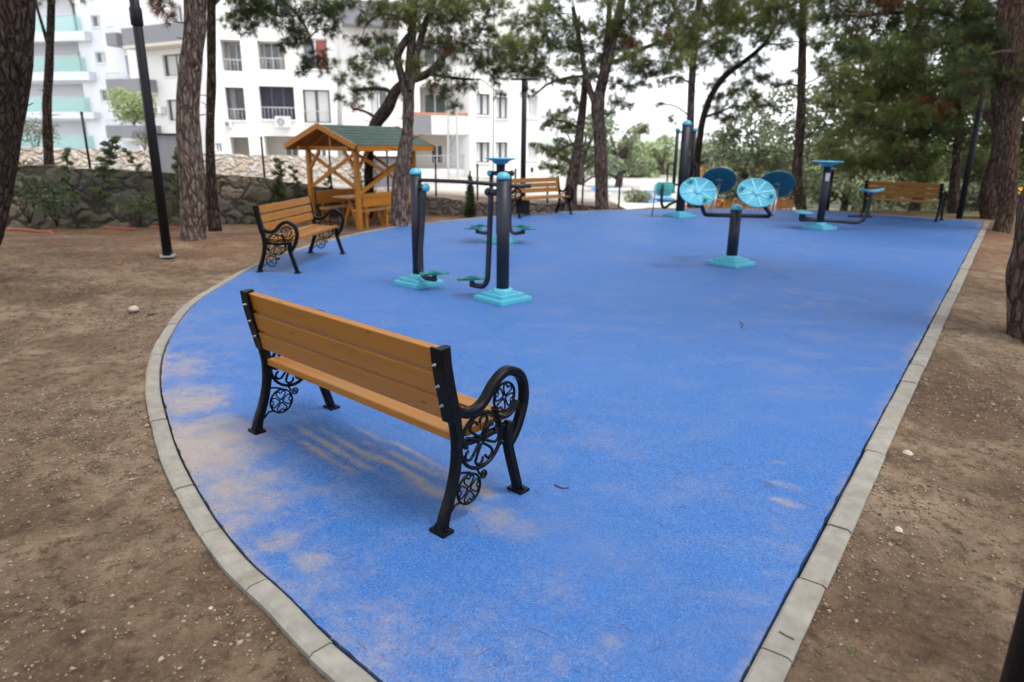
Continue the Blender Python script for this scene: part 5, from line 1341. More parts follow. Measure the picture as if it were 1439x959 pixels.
def pine_parts(root, lobes, mat, wood, nodes, L=.14, w=.008, nn=18, dens=1.0, twig_wood=True):
    """lobes: (centre Vector, radius, density, tint). Grows limbs from trunk nodes to the lobes and fills them with tufts."""
    net = [(Vector(p), r) for p, r in nodes]
    order = sorted(lobes, key=lambda l: min((l[0]-p).length for p, _ in net)); cents, dirs, tints = [], [], []
    tV = []
    for c, r, dn, ti in order:
        best = min(net, key=lambda q: (c-q[0]).length+max(0, q[0].z-c.z)*.8); p0, r0 = best
        dist = (c-p0).length; r1 = max(.007, min(r0*.62, .010+.010*dist))
        mid_ = p0.lerp(c, .5)+Vector((random.uniform(-.1, .1), random.uniform(-.1, .1), random.uniform(-.02, .16)))*dist
        q1 = p0.lerp(mid_, .5)+Vector((random.uniform(-.05, .05), random.uniform(-.05, .05), .05))*dist
        pts = [p0, q1, mid_, c]
        sm = catmull([tuple(p) for p in pts], 3); mb = MB(); mb.tube(sm, [r1+(max(.006, r1*.45)-r1)*i/(len(sm)-1) for i in range(len(sm))], 6)
        bo = mb.build('branch', wood, root); net.append((mid_, r1*.7)); net.append((c, r1*.5))
        nt_ = max(4, int(dn*dens*46*(r/.45)**1.7))
        st = unit(nt_)*RNG.uniform(.05, .75, (nt_, 1))**.7*np.array([r, r, r*.55])
        od = st/(np.linalg.norm(st, axis=1, keepdims=True)+1e-6)+unit(nt_)*.7+np.array([0, 0, .25]); od /= np.linalg.norm(od, axis=1, keepdims=True)
        ln = RNG.uniform(.25, .6, (nt_, 1))*min(r, .6); cc = np.array(c)
        k3 = 3
        for k in range(k3):
            t = .35+.65*k/(k3-1); cents.append(cc+st+od*ln*t+unit(nt_)*.05); dirs.append(od)
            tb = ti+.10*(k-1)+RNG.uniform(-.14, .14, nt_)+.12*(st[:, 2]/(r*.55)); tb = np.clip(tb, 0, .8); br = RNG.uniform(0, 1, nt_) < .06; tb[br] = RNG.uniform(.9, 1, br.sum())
            if ti > .88: tb[:] = RNG.uniform(.88, 1, nt_)
            tints.append(tb)
        # bare twigs as slim wedges
        a = cc+st*.15; b_ = cc+st+od*ln; s = np.cross(b_-a, unit(nt_)); s /= np.linalg.norm(s, axis=1, keepdims=True)+1e-9
        tV.append(np.stack([a-s*.006, a+s*.006, b_], 1).reshape(-1, 3))
    if order:
        if twig_wood:
            tv = np.concatenate(tV); tag(np_mesh('twigs', tv, np.arange(len(tv)).reshape(-1, 3), wood, root), kind='stuff')
        V, F_, tt = needles(np.concatenate(cents), np.concatenate(dirs), np.concatenate(tints), nn, L, w)
        np_mesh('crown', V, F_, mat, root, tt)
    return len(order)

PG = 'pine trees around the exercise area'
def pine(label, Y, tr, wood, lobes_px=(), limbs=(), mat='pine needles', upper=(), base=None, dens=1.0, Lw=(.145, .0085), rough=.10, up_nn=9, name='pine_tree', nseg=5):
    """tr: trunk centre line (px x, px y, half width px) from the foot up, at depth Y"""
    P = [(at(x, y, Y), hw) for x, y, hw in tr]
    if base is not None: P[0] = (Vector(base), P[0][1])
    loc = P[0][0].copy(); rt = thing(name, loc, 0, label, 'tree', PG)
    def rad(p, hw): q = p-Vector((0, 0, EYE)); dz = q.dot(fw); return hw*dz/F_PX/math.sqrt(1+(q.x/dz)**2)
    nodes = []
    mb = MB(); cl = catmull([tuple(p-loc) for p, _ in P], nseg); rs = []
    for i in range(len(P)-1):
        for k in range(nseg): rs.append(rad(P[i][0], P[i][1])*(1-k/nseg)+rad(P[i+1][0], P[i+1][1])*k/nseg)
    rs.append(rad(P[-1][0], P[-1][1]))
    cl = [cl[0]-Vector((0, 0, .35))]+cl; rs = [rs[0]*1.15]+[rs[0]*1.04]+rs[1:]
    cl2, rs2 = [], []
    for a, b, ra, rb in zip(cl, cl[1:], rs, rs[1:]):
        m_ = max(1, int((b-a).length/.16))
        for k in range(m_): cl2.append(a.lerp(b, k/m_)); rs2.append((ra+(rb-ra)*k/m_)*(1+.05*noise.noise((a.lerp(b, k/m_)+loc)*2.1)))
    cl2.append(cl[-1]); rs2.append(rs[-1])
    mb.tube(cl2, rs2, 26 if rs[1] > .12 else 14, jit=rough)
    nodes += [(p, r) for p, r in zip(cl, rs) if p.z > 1.6]
    for lm in limbs:
        Q = [at(x, y, Y+(q[0] if q else 0)) for x, y, hw, *q in lm]; rr = [rad(p, l[2]) for p, l in zip(Q, lm)]
        c2 = catmull([tuple(p-loc) for p in Q], 4); r2 = [float(np.interp(i/(len(c2)-1)*(len(rr)-1), range(len(rr)), rr)) for i in range(len(c2))]
        mb.tube(c2, r2, 12, jit=rough); nodes += list(zip(c2, r2))
    # broken twig stubs on the stem
    for k in range(9):
        i = random.randrange(3, len(cl2)-1); a = random.uniform(0, 2*PI); p = cl2[i]
        dv = Vector((math.cos(a), math.sin(a), random.uniform(-.1, .5))); mb.tube([p, p+dv*(rs2[i]+random.uniform(.03, .22))], [.014, .005], 5)
    mb.build('trunk', wood, rt)
    lobes = []
    for (x, y, r, dy, ti) in lobes_px:
        c = at(x, y, Y+dy); lobes.append((c-loc, r*(c-Vector((0, 0, EYE))).length/F_PX, 1.0, ti))
    if not nodes: nodes = [(cl[-1], rs[-1])]
    if lobes: pine_parts(rt, lobes, mat, wood, nodes, Lw[0], Lw[1], dens=dens)
    if upper:     # crown above the picture's upper edge: coarser, it only shades
        ul = []
        for (x, y, z, r) in upper: ul.append((Vector((x, y, z))-loc, r, .55, .35))
        top = [(Vector((x, y, z))-loc, .05) for (x, y, z, r) in upper[:1]]
        mb = MB(); tp = cl[-1]; tq = Vector((np.mean([u[0] for u in upper]), np.mean([u[1] for u in upper]), max(u[2] for u in upper)-.5))-loc
        c3 = catmull([tuple(tp), tuple(tp.lerp(tq, .5)+Vector((.1, .05, 0))), tuple(tq)], 4); mb.tube(c3, [rs[-1]*(1-.8*i/(len(c3)-1)) for i in range(len(c3))], 10); mb.build('upper_trunk', wood, rt)
        pine_parts(rt, ul, mat, wood, [(p, rs[-1]*.5) for p in c3], .2, .028, nn=up_nn, dens=.5, twig_wood=False)
    return rt

def fill(x0, y0, x1, y1, n, r0, r1, d0, d1, t0, t1, seed=0):
    rr = random.Random(seed+int(x0)*7+int(y0)); out = []
    for k in range(n*4):
        x, y = rr.uniform(x0, x1), rr.uniform(y0, y1); r = rr.uniform(r0, r1)
        if all((x-o[0])**2+(y-o[1])**2 > ((r+o[2])*.52)**2 for o in out): out.append((x, y, r, rr.uniform(d0, d1), rr.uniform(t0, t1)))
        if len(out) >= n: break
    return out
def crown_up(x, y, z0, z1, R_, n, seed):
    rr = random.Random(seed); out = []
    for k in range(n):
        a = rr.uniform(0, 2*PI); q = R_*math.sqrt(rr.random()); out.append((x+q*math.cos(a), y+q*math.sin(a), rr.uniform(z0, z1), rr.uniform(.7, 1.1)))
    return out

# far left big dark trunk
pine('big dark pine trunk cut by the left edge of the view', 7.6, [(-88, 440, 52), (-48, 340, 47), (-20, 220, 46), (-2, 100, 47), (5, 0, 47), (14, -160, 42)], 'bark dark', base=(-6.75, 7.6, .05), upper=crown_up(-5.2, 7.4, 5.4, 7.8, 2.8, 16, 1))
pine('slim dark pine with a side branch standing on the dark stone wall at left', 16.0, [(71, 262, 10), (68, 215, 7.5), (66, 150, 7), (69, 95, 6.5), (71, 40, 6), (73, -30, 5.5)], 'bark dark', lobes_px=[(95, -14, 22, 0, .3), (50, -18, 20, 0, .3)],
     limbs=[[(67, 62, 3), (60, 38, 2.5), (53, 14, 2), (48, -10, 2)]], upper=crown_up(-11, 16, 6.0, 8, 1.8, 8, 2))
pine('thick grey pine trunk left of the lettered bench', 12.1, [(272, 335, 19), (271, 290, 18), (269, 240, 18), (264, 165, 17.5), (267, 100, 16), (273, 50, 16), (275, 0, 16), (279, -90, 14)], 'bark grey',
     lobes_px=[(228, 12, 13, -.3, .95), (240, 30, 8, -.3, .95), (222, 2, 10, -.3, .2)]+[(345, 40, 15, .8, .15), (362, 18, 24, 1, .2), (398, 22, 24, 1.2, .15), (421, 45, 24, 1.3, .15), (439, 84, 17, 1.4, .1), (428, 98, 12, 1.4, .1), (455, 18, 26, 1.5, .2), (406, 62, 13, 1.3, .2), (342, 4, 25, .8, .2), (480, 10, 24, 1.6, .3), (470, 42, 13, 1.6, .25), (380, -10, 30, 1, .3), (330, 20, 12, .6, .3), (452, 96, 8, 1.4, .15)],
     limbs=[[(276, -30, 6), (320, -30, 4, .5), (380, -12, 3, 1), (425, 30, 2, 1.3), (442, 75, 1.5, 1.4)]], mat='pine needles dark', upper=crown_up(-5.3, 12.0, 5.6, 8, 2.2, 12, 3), dens=1.1)
pine('thin dark pine trunk just behind the thick grey one', 15.2, [(301, 306, 9), (297, 260, 7.5), (295, 200, 6.5), (297, 120, 6.5), (297, 50, 6.5), (298, -40, 6)], 'bark dark', limbs=[[(299, 8, 3), (307, 0, 2.5), (318, -12, 2)]],
     lobes_px=[(322, -14, 20, .3, .2), (318, 30, 7, .2, .3)], upper=crown_up(-6.6, 15.5, 6.2, 8.4, 1.8, 8, 4))
# forked pine beside the gazebo
pine('forked grey pine beside the right post of the gazebo', 14.1, [(559, 322, 12.5), (562, 270, 12), (569, 215, 10.5), (573, 180, 8), (574, 150, 8), (574, 130, 7.5)], 'bark grey', base=(-2.33, 14.1, -.22),
     limbs=[[(573, 140, 6), (562, 100, 5.5), (559, 78, 6), (574, 52, 5), (594, 36, 3.5, .2)], [(575, 140, 6), (579, 110, 5.5), (585, 80, 5), (595, 42, 5), (606, 12, 4.5), (615, -40, 4)], [(592, 46, 2.5), (560, 24, 2, .3), (530, 22, 1.6, .4), (512, 40, 1.3, .4)]],
     lobes_px=[(525, 84, 24, -.2, .42), (500, 94, 13, 0, .35), (546, 60, 15, .4, .3), (563, 26, 26, -.3, .45), (602, 16, 34, -.5, .45), (640, 30, 30, 0, .35), (656, 62, 20, .5, .25), (612, 62, 20, .2, .35), (640, 6, 30, -.3, .45), (582, 92, 15, -.4, .4), (622, 96, 15, .3, .3), (680, 42, 20, .5, .3), (690, 12, 22, .3, .35), (520, 56, 12, .2, .2), (530, 12, 18, 0, .35), (690, 66, 12, .2, .2), (505, 60, 9, .3, .2), (636, 66, 10, .2, .95), (590, -14, 36, 0, .4), (655, -20, 36, 0, .4), (510, 28, 10, .4, .25)],
     upper=crown_up(-1.9, 14, 5.4, 7.4, 2.0, 10, 5), dens=1.15)
pine('dark bent pine rising behind the gazebo roof', 18.4, [(519, 300, 7), (518, 262, 6.5), (519, 215, 6), (521, 190, 7), (530, 171, 9), (546, 150, 8.5), (556, 128, 7.5), (575, 114, 6.5), (600, 104, 5.5), (622, 82, 4.5), (634, 50, 3)], 'bark dark', base=(-3.75, 18.4, -.2),
     limbs=[[(532, 168, 2.5), (515, 158, 1.8), (495, 152, 1.3)], [(550, 145, 3), (545, 127, 3), (520, 125, 2.5), (495, 128, 1.8)], [(600, 104, 2.5), (640, 110, 2), (665, 112, 1.5)]],
     lobes_px=[(500, 130, 14, 0, .3), (522, 126, 13, .2, .2), (482, 112, 12, 0, .3), (618, 134, 16, 0, .25), (650, 118, 20, .5, .25), (640, 150, 11, .2, .3), (612, 118, 14, 0, .2), (500, 150, 9, 0, .93), (684, 94, 20, .5, .25), (702, 110, 14, .5, .3), (668, 84, 18, 0, .25), (708, 74, 20, 0, .3), (722, 98, 12, .3, .3), (568, 134, 8, 0, .2), (640, 76, 14, 0, .25), (480, 142, 9, 0, .2), (470, 92, 8, 0, .3), (700, 132, 8, .3, .3), (515, 108, 10, 0, .2)],
     mat='pine needles dark', dens=1.0)
# forked pine at the back
pine('forked pine just behind the far edge, right of the far middle bench', 19.0, [(844, 298, 9), (845, 240, 9.5), (842, 180, 8.5), (840, 152, 9.5), (843, 130, 8)], 'bark grey', base=(2.43, 19.0, -.12),
     limbs=[[(838, 150, 5.5), (829, 126, 4.5), (822, 100, 4), (815, 60, 3.5), (805, 10, 3)], [(843, 140, 6), (847, 110, 6), (850, 90, 6.5), (853, 60, 4.5), (856, 20, 4), (858, -40, 3.5)], [(852, 90, 3.5), (880, 82, 3), (905, 68, 3), (935, 58, 2.5), (970, 52, 2)], [(846, 108, 2.5), (810, 108, 2), (775, 116, 1.6), (748, 136, 1.2)], [(850, 210, 1), (828, 207, 1), (812, 200, .8)]],
     lobes_px=fill(715, -25, 965, 100, 58, 15, 25, -1.4, 1.2, .2, .62, 5)+[(745, 105, 12, 0, .2), (775, 112, 14, 0, .3), (805, 118, 13, 0, .25), (830, 108, 12, .3, .2), (868, 118, 12, 0, .35), (865, 142, 12, 0, .45), (885, 125, 10, 0, .3), (882, 150, 8, 0, .35), (740, 130, 8, 0, .2), (920, 105, 10, 0, .3), (885, 60, 12, 0, .92), (930, 50, 14, -.3, .92), (905, 90, 8, 0, .95), (745, 70, 8, 0, .92), (930, 100, 11, 0, .45), (905, 118, 9, 0, .4), (945, 92, 12, 0, .4), (860, 160, 8, 0, .5), (800, 135, 10, 0, .4), (760, 90, 12, 0, .3)],
     upper=crown_up(2.6, 18.6, 6.6, 9, 2.6, 12, 6), dens=1.25)
pine('leaning reddish pine behind the right end of the far middle bench', 19.6, [(797, 300, 10), (803, 262, 8.5), (811, 210, 6.5), (816, 175, 6), (820, 140, 5), (823, 100, 4)], 'bark grey', base=(1.62, 19.6, -.3),
     limbs=[[(815, 180, 2), (795, 172, 1.6), (775, 168, 1.2)], [(812, 200, 2), (790, 208, 1.5), (775, 222, 1)]],
     lobes_px=[(776, 166, 13, -.2, .45), (795, 158, 11, 0, .4), (768, 178, 10, 0, .45), (800, 176, 8, .2, .3), (772, 212, 14, 0, .45), (788, 200, 12, .2, .35), (768, 232, 10, .3, .4), (795, 225, 10, .4, .35), (755, 205, 8, 0, .5), (812, 145, 9, 0, .3), (786, 238, 8, .4, .3), (790, 185, 9, .2, .4)], dens=1.1)
pine('straight pine behind the tall press tower', 20.5, [(967, 298, 6), (968, 250, 5.5), (970, 180, 5.2), (972, 120, 5), (976, 65, 5), (982, 10, 4.5), (986, -40, 4)], 'bark grey', base=(5.3, 20.5, -.35),
     limbs=[[(972, 118, 1.5), (950, 108, 1.3), (930, 112, 1)], [(971, 165, 1), (950, 150, .9), (925, 145, .7)]],
     lobes_px=fill(960, -20, 1030, 75, 16, 13, 21, -.8, .8, .25, .6, 8)+[(952, 112, 9, 0, .35), (930, 116, 7, 0, .35), (945, 168, 6, 0, .5), (925, 148, 5, 0, .4), (900, 184, 7, 0, .5), (982, 92, 12, 0, .4)], upper=crown_up(5.6, 20.3, 7.2, 9, 1.8, 8, 7), dens=1.2)
pine('slanting pine leaning right behind the tall press tower', 21.0, [(977, 298, 5), (979, 240, 4.8), (984, 190, 4.8), (990, 160, 4.5), (1002, 130, 4.5), (1020, 106, 4.5), (1052, 82, 3.6), (1076, 60, 2.8), (1087, 36, 2.1), (1094, 5, 1.4)], 'bark dark', base=(5.6, 21.0, -.4),
     limbs=[[(990, 165, 2), (1010, 158, 1.6), (1030, 150, 1.2)], [(1076, 62, 1.5), (1100, 62, 1.2), (1120, 58, 1)]],
     lobes_px=[(1005, 118, 10, 0, .3), (1030, 95, 12, 0, .35), (1045, 120, 12, .3, .2), (1065, 110, 9, .3, .2), (1020, 135, 12, .2, .3), (1040, 150, 12, .3, .25), (1000, 150, 8, 0, .35), (1070, 85, 10, 0, .25), (1095, 70, 8, 0, .25), (1015, 160, 11, .2, .3), (1055, 95, 12, .3, .35), (1078, 112, 12, .3, .3), (1035, 125, 12, -.3, .4), (1005, 140, 10, .2, .4), (1025, 165, 10, .2, .35), (1070, 150, 11, .3, .3), (1060, 135, 9, .4, .2), (1095, 120, 8, .4, .3), (1115, 100, 6, .3, .3), (1085, 150, 8, .4, .3)]+fill(1010, -20, 1095, 60, 20, 13, 20, -.6, .8, .25, .6, 9), dens=1.1)
pine('straight brown pine at the far edge right of the disc trainer', 19.2, [(1117, 298, 8), (1120, 250, 7.5), (1124, 190, 6.8), (1126, 138, 6.5), (1127, 90, 6), (1128, 40, 5.5), (1129, -40, 5)], 'bark brown', base=(8.05, 19.2, -.25),
     limbs=[[(1126, 122, 1.6), (1105, 118, 1.4), (1085, 125, 1)], [(1124, 200, 1.6), (1140, 188, 1.3), (1152, 176, 1)], [(1127, 120, 1.3), (1145, 112, 1.1), (1158, 104, .8)]],
     lobes_px=fill(1070, -25, 1165, 38, 18, 13, 20, -.8, .6, .35, .7, 10)+[(1140, 62, 9, 0, .3), (1108, 60, 7, 0, .3), (1158, 100, 9, 0, .45), (1150, 85, 7, 0, .3), (1112, 118, 6, 0, .3), (1145, 70, 6, 0, .3)], upper=crown_up(8.2, 19, 6.8, 8.8, 1.8, 8, 8), dens=1.2)
# right cluster
pine('reddish pine trunk just left of the far right lamp post', 18.6, [(1338, 308, 10), (1341, 270, 8.5), (1345, 220, 7), (1350, 150, 6.5), (1352, 90, 6), (1355, 20, 5)], 'bark brown', base=(11.9, 18.6, -.3),
     limbs=[[(1346, 215, 2), (1362, 200, 1.5), (1375, 190, 1)]], lobes_px=fill(1270, 40, 1390, 250, 26, 15, 25, -1.5, 1.0, .15, .55, 11)+[(1310, 150, 16, -.6, .93), (1290, 165, 12, -.4, .93)], mat='pine needles dark', upper=crown_up(12, 18.5, 6.2, 8.4, 1.8, 6, 9), dens=1.1)
pine('brown pine trunk directly behind the far right bench', 19.6, [(1290, 300, 10), (1294, 260, 8), (1297, 200, 6.5), (1296, 120, 6), (1290, 40, 5)], 'bark brown', base=(11.3, 19.6, -.35),
     lobes_px=fill(1165, 60, 1300, 230, 32, 15, 26, -1.6, .6, .25, .75, 12)+[(1205, 130, 20, -1.2, .7), (1185, 105, 16, -1, .72), (1215, 165, 16, -1, .66), (1190, 185, 14, -.6, .6), (1255, 172, 12, 0, .93), (1270, 215, 18, 0, .55), (1210, 230, 16, 0, .5), (1305, 235, 16, -.4, .5)],
     upper=crown_up(10.8, 20, 6.4, 8.4, 1.8, 6, 10), dens=1.15)
pine('stout brown pine trunk at the far right corner, left of a close pair', 17.3, [(1386, 312, 17), (1391, 275, 16), (1400, 230, 13), (1408, 180, 10), (1402, 120, 8), (1398, 60, 7)], 'bark brown', base=(12.05, 17.3, -.25),
     lobes_px=fill(1160, -25, 1400, 70, 38, 16, 26, -2.5, .4, .1, .5, 13)+[(1250, 5, 14, -1.8, .93), (1296, 15, 12, -1.5, .93)], limbs=[[(1398, 60, 5), (1330, 20, 3, -1), (1260, 18, 3, -1.6), (1195, 22, 2.2, -2), (1172, 5, 1.5, -2)]], mat='pine needles dark', upper=crown_up(12.5, 17, 6.0, 8, 1.8, 7, 11), dens=1.1)
pine('stout grey pine trunk on the right dirt strip, right of a close pair', 14.6, [(1414, 333, 13.5), (1415, 295, 13.5), (1414, 240, 18), (1414, 180, 22), (1415, 110, 22), (1420, 40, 22), (1425, -40, 20)], 'bark brown', base=(10.35, 14.6, -.12),
     limbs=[[(1432, 75, 4), (1415, 73, 3.5, -.5), (1400, 74, 2.5, -.8), (1380, 80, 1.6, -1)], [(1404, 200, 4), (1396, 180, 3.5), (1390, 162, 3), (1376, 152, 2)]],
     lobes_px=fill(1350, 20, 1460, 130, 16, 18, 28, -1.0, 1.6, .05, .35, 14), mat='pine needles dark', upper=crown_up(10.4, 14.2, 5.0, 7.6, 2.6, 14, 12))
pine('rough dark pine trunk cut by the right edge, nearest on the right', 6.35, [(1464, 480, 54), (1467, 430, 53), (1472, 370, 54), (1481, 300, 53), (1496, 220, 52), (1512, 100, 50), (1530, -40, 48)], 'bark brown',
     upper=crown_up(5.8, 6.6, 5.0, 7.4, 2.8, 18, 13), rough=.16)
# small branches with the tree behind the right edge are real crowns above; two more pines out of view shade the dirt
def leaves(root, blobs, mat, s, n_per, name='crown', flat=.8, tintv=(.1, .75), hang=0.0):
    Vs, ts = [], []
    for (c, r, ti) in blobs:
        rx, ry, rz_ = (r, r, r*flat) if not isinstance(r, tuple) else r
        n = 8+int(n_per*rx*rz_)
        d = unit(n); q = RNG.uniform(.35, 1.0, (n, 1))**.6; 
        bumpy = 1+.22*np.sin(d[:, :1]*7+ti*9)*np.cos(d[:, 1:2]*6+d[:, 2:]*5)
        p = np.array(c)+d*q*bumpy*np.array([rx, ry, rz_])
        u = unit(n); v = np.cross(u, unit(n)); v /= np.linalg.norm(v, axis=1, keepdims=True)+1e-9
        ss = s*RNG.uniform(.6, 1.3, (n, 1))
        Vs.append(np.stack([p-u*ss, p-v*ss*.45, p+u*ss, p+v*ss*.45], 1).reshape(-1, 3))
        clump = np.array([noise.noise(Vector(x)*(1.1/max(s*6, .3))) for x in p])
        ts.append(np.repeat(np.clip(ti+clump*.45+RNG.uniform(-.12, .12, n), 0, .8), 4))
    V = np.concatenate(Vs); return np_mesh(name, V, np.arange(len(V)).reshape(-1, 4), mat, root, np.concatenate(ts), nv=4)

def broad_tree(name, label, Y, cx, foot_y, blobs_px, mat, s, n_per, hw, group, wood='bark grey', zf=None):
    b_ = at(cx, foot_y, Y); zt = terr(b_.x, Y) if zf is None else zf; loc = Vector((b_.x, Y, zt)); rt = thing(name, loc, 0, label, 'tree', group)
    bl = []
    for (x, y, r, dy, ti) in blobs_px:
        c = at(x, y, Y+dy); k = (c-Vector((0, 0, EYE))).length/F_PX; bl.append((tuple(c-loc), r*k, ti))
    mb = MB(); zc = np.mean([b[0][2] for b in bl]); k = Y/F_PX
    mb.tube(catmull([(0, 0, -.2), (.05, 0, zc*.3), (.0, 0, zc*.7), (0, 0, zc)], 3), [hw*k*1.2]+[hw*k]*3+[hw*k*.8]*3+[hw*k*.5]*3, 10, jit=.1)
    for b in bl[:14]:
        c = Vector(b[0]); a = Vector((0, 0, min(zc*.6, max(.4, c.z-.6)))); mb.tube([a, a.lerp(c, .5)+Vector((0, 0, .1)), c], [hw*k*.4, hw*k*.28, hw*k*.12], 6)
    mb.build('trunk', wood, rt); leaves(rt, bl, mat, s, n_per); return rt
OG = 'grey green trees in the park behind'
broad_tree('olive_tree', 'pale grey green bushy tree behind the gap between the two disc pairs', 27, 1042, 292, fill(1000, 190, 1090, 288, 24, 14, 24, -1, 1, .3, .6, 20)+[(1040, 172, 16, 0, .45), (1055, 152, 13, 0, .45), (1025, 185, 15, 0, .4), (1068, 168, 15, 0, .5), (1060, 132, 9, 0, .5)], 'olive leaves', .10, 900, 5, OG)
broad_tree('olive_tree', 'grey green tree directly behind the straight brown pine trunk', 29, 1125, 292, fill(1080, 165, 1150, 288, 26, 14, 24, -1, 1, .25, .6, 21)+[(1100, 150, 14, 0, .4), (1090, 135, 10, 0, .45), (1112, 132, 11, 0, .4)], 'olive leaves', .10, 900, 5, OG)
broad_tree('olive_tree', 'grey green tree behind the waist trainer post', 25, 1185, 292, fill(1140, 130, 1215, 285, 28, 14, 25, -1, 1, .3, .65, 22), 'olive leaves', .10, 900, 5, OG)
broad_tree('olive_tree', 'grey green bush behind the left part of the far right bench', 24, 1245, 295, fill(1200, 200, 1290, 298, 22, 14, 24, -.8, 1, .3, .6, 23), 'olive leaves', .09, 1000, 5, OG)
broad_tree('park_tree', 'dark evergreen mass filling the gap above the far right bench', 30, 1265, 300, fill(1190, 60, 1345, 230, 20, 20, 32, -2, 2, .15, .5, 24), 'pine needles dark', .13, 520, 8, OG, 'bark dark')
broad_tree('park_tree', 'dark evergreen mass behind the far right lamp post', 28, 1390, 300, fill(1340, 60, 1480, 250, 20, 20, 32, -2, 2, .15, .5, 25), 'pine needles dark', .13, 520, 8, OG, 'bark dark')
broad_tree('park_tree', 'light green undergrowth tree between the lamp post and the big right trunks', 25, 1330, 305, fill(1290, 240, 1460, 306, 24, 13, 22, -1, 1, .55, .75, 26), 'olive leaves', .09, 900, 4, OG)
broad_tree('park_tree', 'grey green tree far behind, right of the slanting pine', 36, 1010, 285, fill(975, 205, 1030, 282, 14, 12, 18, -1, 1, .5, .75, 27), 'olive leaves', .12, 700, 4, OG)
broad_tree('pale_tree', 'pale green tree far away between the forked pine and the press tower', 52, 900, 262, fill(862, 196, 915, 252, 16, 10, 14, -1, 1, .3, .6, 28), 'washed-out leaves', .18, 420, 3, OG)
broad_tree('pale_tree', 'yellowish pale tree far away just left of the press tower', 56, 930, 265, fill(905, 200, 950, 258, 14, 9, 14, -1, 1, .5, .78, 29), 'washed-out leaves', .18, 420, 3, OG)
broad_tree('park_tree', 'soft green tree at the corner of the white block behind the leaning pine', 36, 815, 275, fill(778, 160, 850, 248, 24, 11, 17, -1, 1, .4, .65, 30), 'olive leaves', .12, 700, 5, OG)
broad_tree('park_tree', 'soft green tree directly behind the forked pine trunk', 40, 868, 275, fill(835, 180, 900, 246, 18, 11, 17, -1, 1, .55, .78, 31), 'olive leaves', .13, 600, 5, OG)
rb = thing('shrub', (*at(890, 291, 29.5).xy, gz), 0, 'round green shrub behind the low white garden wall', 'shrub')
leaves(rb, [((0, 0, .30), (.45, .4, .34), .6), ((.4, 0, .25), (.4, .4, .28), .65)], 'olive leaves', .06, 3500)
mb = MB(); mb.tube([(0, 0, 0), (.02, 0, .4)], .04, 6); mb.build('stem', 'bark brown', rb)
# reddish roofs and tree line of the town beyond, haze put into its colour
mb = MB()
for (x0, x1, Y, h) in ((-400, -40, 330, 8), (-60, 200, 300, 4), (160, 520, 340, 8)):
    P_ = [(x0+(x1-x0)*k/30, h*(0.6+.4*noise.noise(Vector((k*.4, Y, 0))))*math.sin(PI*(k+1)/32)**.4) for k in range(31)]
    lo = [mb.bm.verts.new((x, Y-18, -2)) for x, _ in P_]; mi = [mb.bm.verts.new((x, Y, h_)) for x, h_ in P_]; hi = [mb.bm.verts.new((x, Y+30, -2)) for x, _ in P_]
    for A_, B_ in ((lo, mi), (mi, hi)):
        for k in range(30): mb.bm.faces.new((A_[k], A_[k+1], B_[k+1], B_[k]))
tag(mb.build('hills', 'hazed hill green'), kind='structure')
for (px, y0, y1, wpx, col, lb) in ((872, 216, 262, 14, 'orange paint', 'distant salmon coloured house between the far pale trees'), (1000, 228, 270, 20, 'terracotta', 'distant reddish house right of the slanting pine')):
    a_ = at(px-wpx/2, y1, 70); b_ = at(px+wpx/2, y0, 70); rt = thing('house', ((a_.x+b_.x)/2, 70, -1), .2, lb, 'house')
    hh = b_.z+1; ww = b_.x-a_.x; mb = MB(); mb.box((0, 0, hh*.42), (ww, 5, hh*.84)); mb.build('wall', 'beige render', rt)
    mb = MB(); mb.poly([(-ww*.58, -2.9, hh*.84), (ww*.58, -2.9, hh*.84), (ww*.3, 0, hh), (-ww*.3, 0, hh)]); mb.poly([(-ww*.58, 2.9, hh*.84), (ww*.58, 2.9, hh*.84), (ww*.3, 0, hh), (-ww*.3, 0, hh)]); mb.poly([(-ww*.58, -2.9, hh*.84), (-ww*.58, 2.9, hh*.84), (-ww*.3, 0, hh)]); mb.poly([(ww*.58, -2.9, hh*.84), (ww*.58, 2.9, hh*.84), (ww*.3, 0, hh)]); mb.build('roof', col, rt)
    for sx in (-.25, .25): mb = MB(); mb.box((sx*ww, -2.52, hh*.55), (ww*.16, .05, .9)); mb.build('window', 'window glass dark', rt)

# saplings, shrubs and the little cypress along the walls
SG = 'young plants along the dark stone wall'
def sapling(px, ytop, ybase, Y, label, lean=0, spread=.25, mat='shrub leaves', n=16, name='sapling', leaf=.035, group=SG):
    a = at(px+lean, ytop, Y); b = at(px, ybase, Y); loc = b; rt = thing(name, loc, 0, label, 'plant', group); h = a.z-b.z; dx = a.x-b.x
    mb = MB(); stem = [(dx*t**1.4, 0, h*t) for t in np.linspace(0, 1, 6)]; mb.tube([(0, 0, -.1)]+stem, .012, 6); bl = []
    for k in range(n):
        t = .22+.78*k/(n-1); an = k*2.4; r = spread*(1.05-t*.72)*random.uniform(.6, 1.1); p = Vector((dx*t**1.4, 0, h*t)); e = p+Vector((math.cos(an)*r, math.sin(an)*r, .10*r+.05)); mb.tube([p, e], [.006, .003], 4)
        for q in (.5, .8, 1.0): bl.append((tuple(p.lerp(e, q)), (.075*spread/.25, .075, .045), random.uniform(.25, .75)))
    mb.build('stem', 'bark brown', rt); leaves(rt, bl, mat, leaf, 5200); return rt
sapling(140, 198, 300, 14.6, 'young conifer sapling with drooping tip in front of the dark wall', lean=20, spread=.34, n=20)
sapling(101, 214, 300, 14.8, 'thin sparse sapling left of the drooping young conifer', lean=-8, spread=.18, n=12)
sapling(393, 228, 305, 17.4, 'bushy green sapling against the pale wall left of the gazebo', spread=.26, n=18)
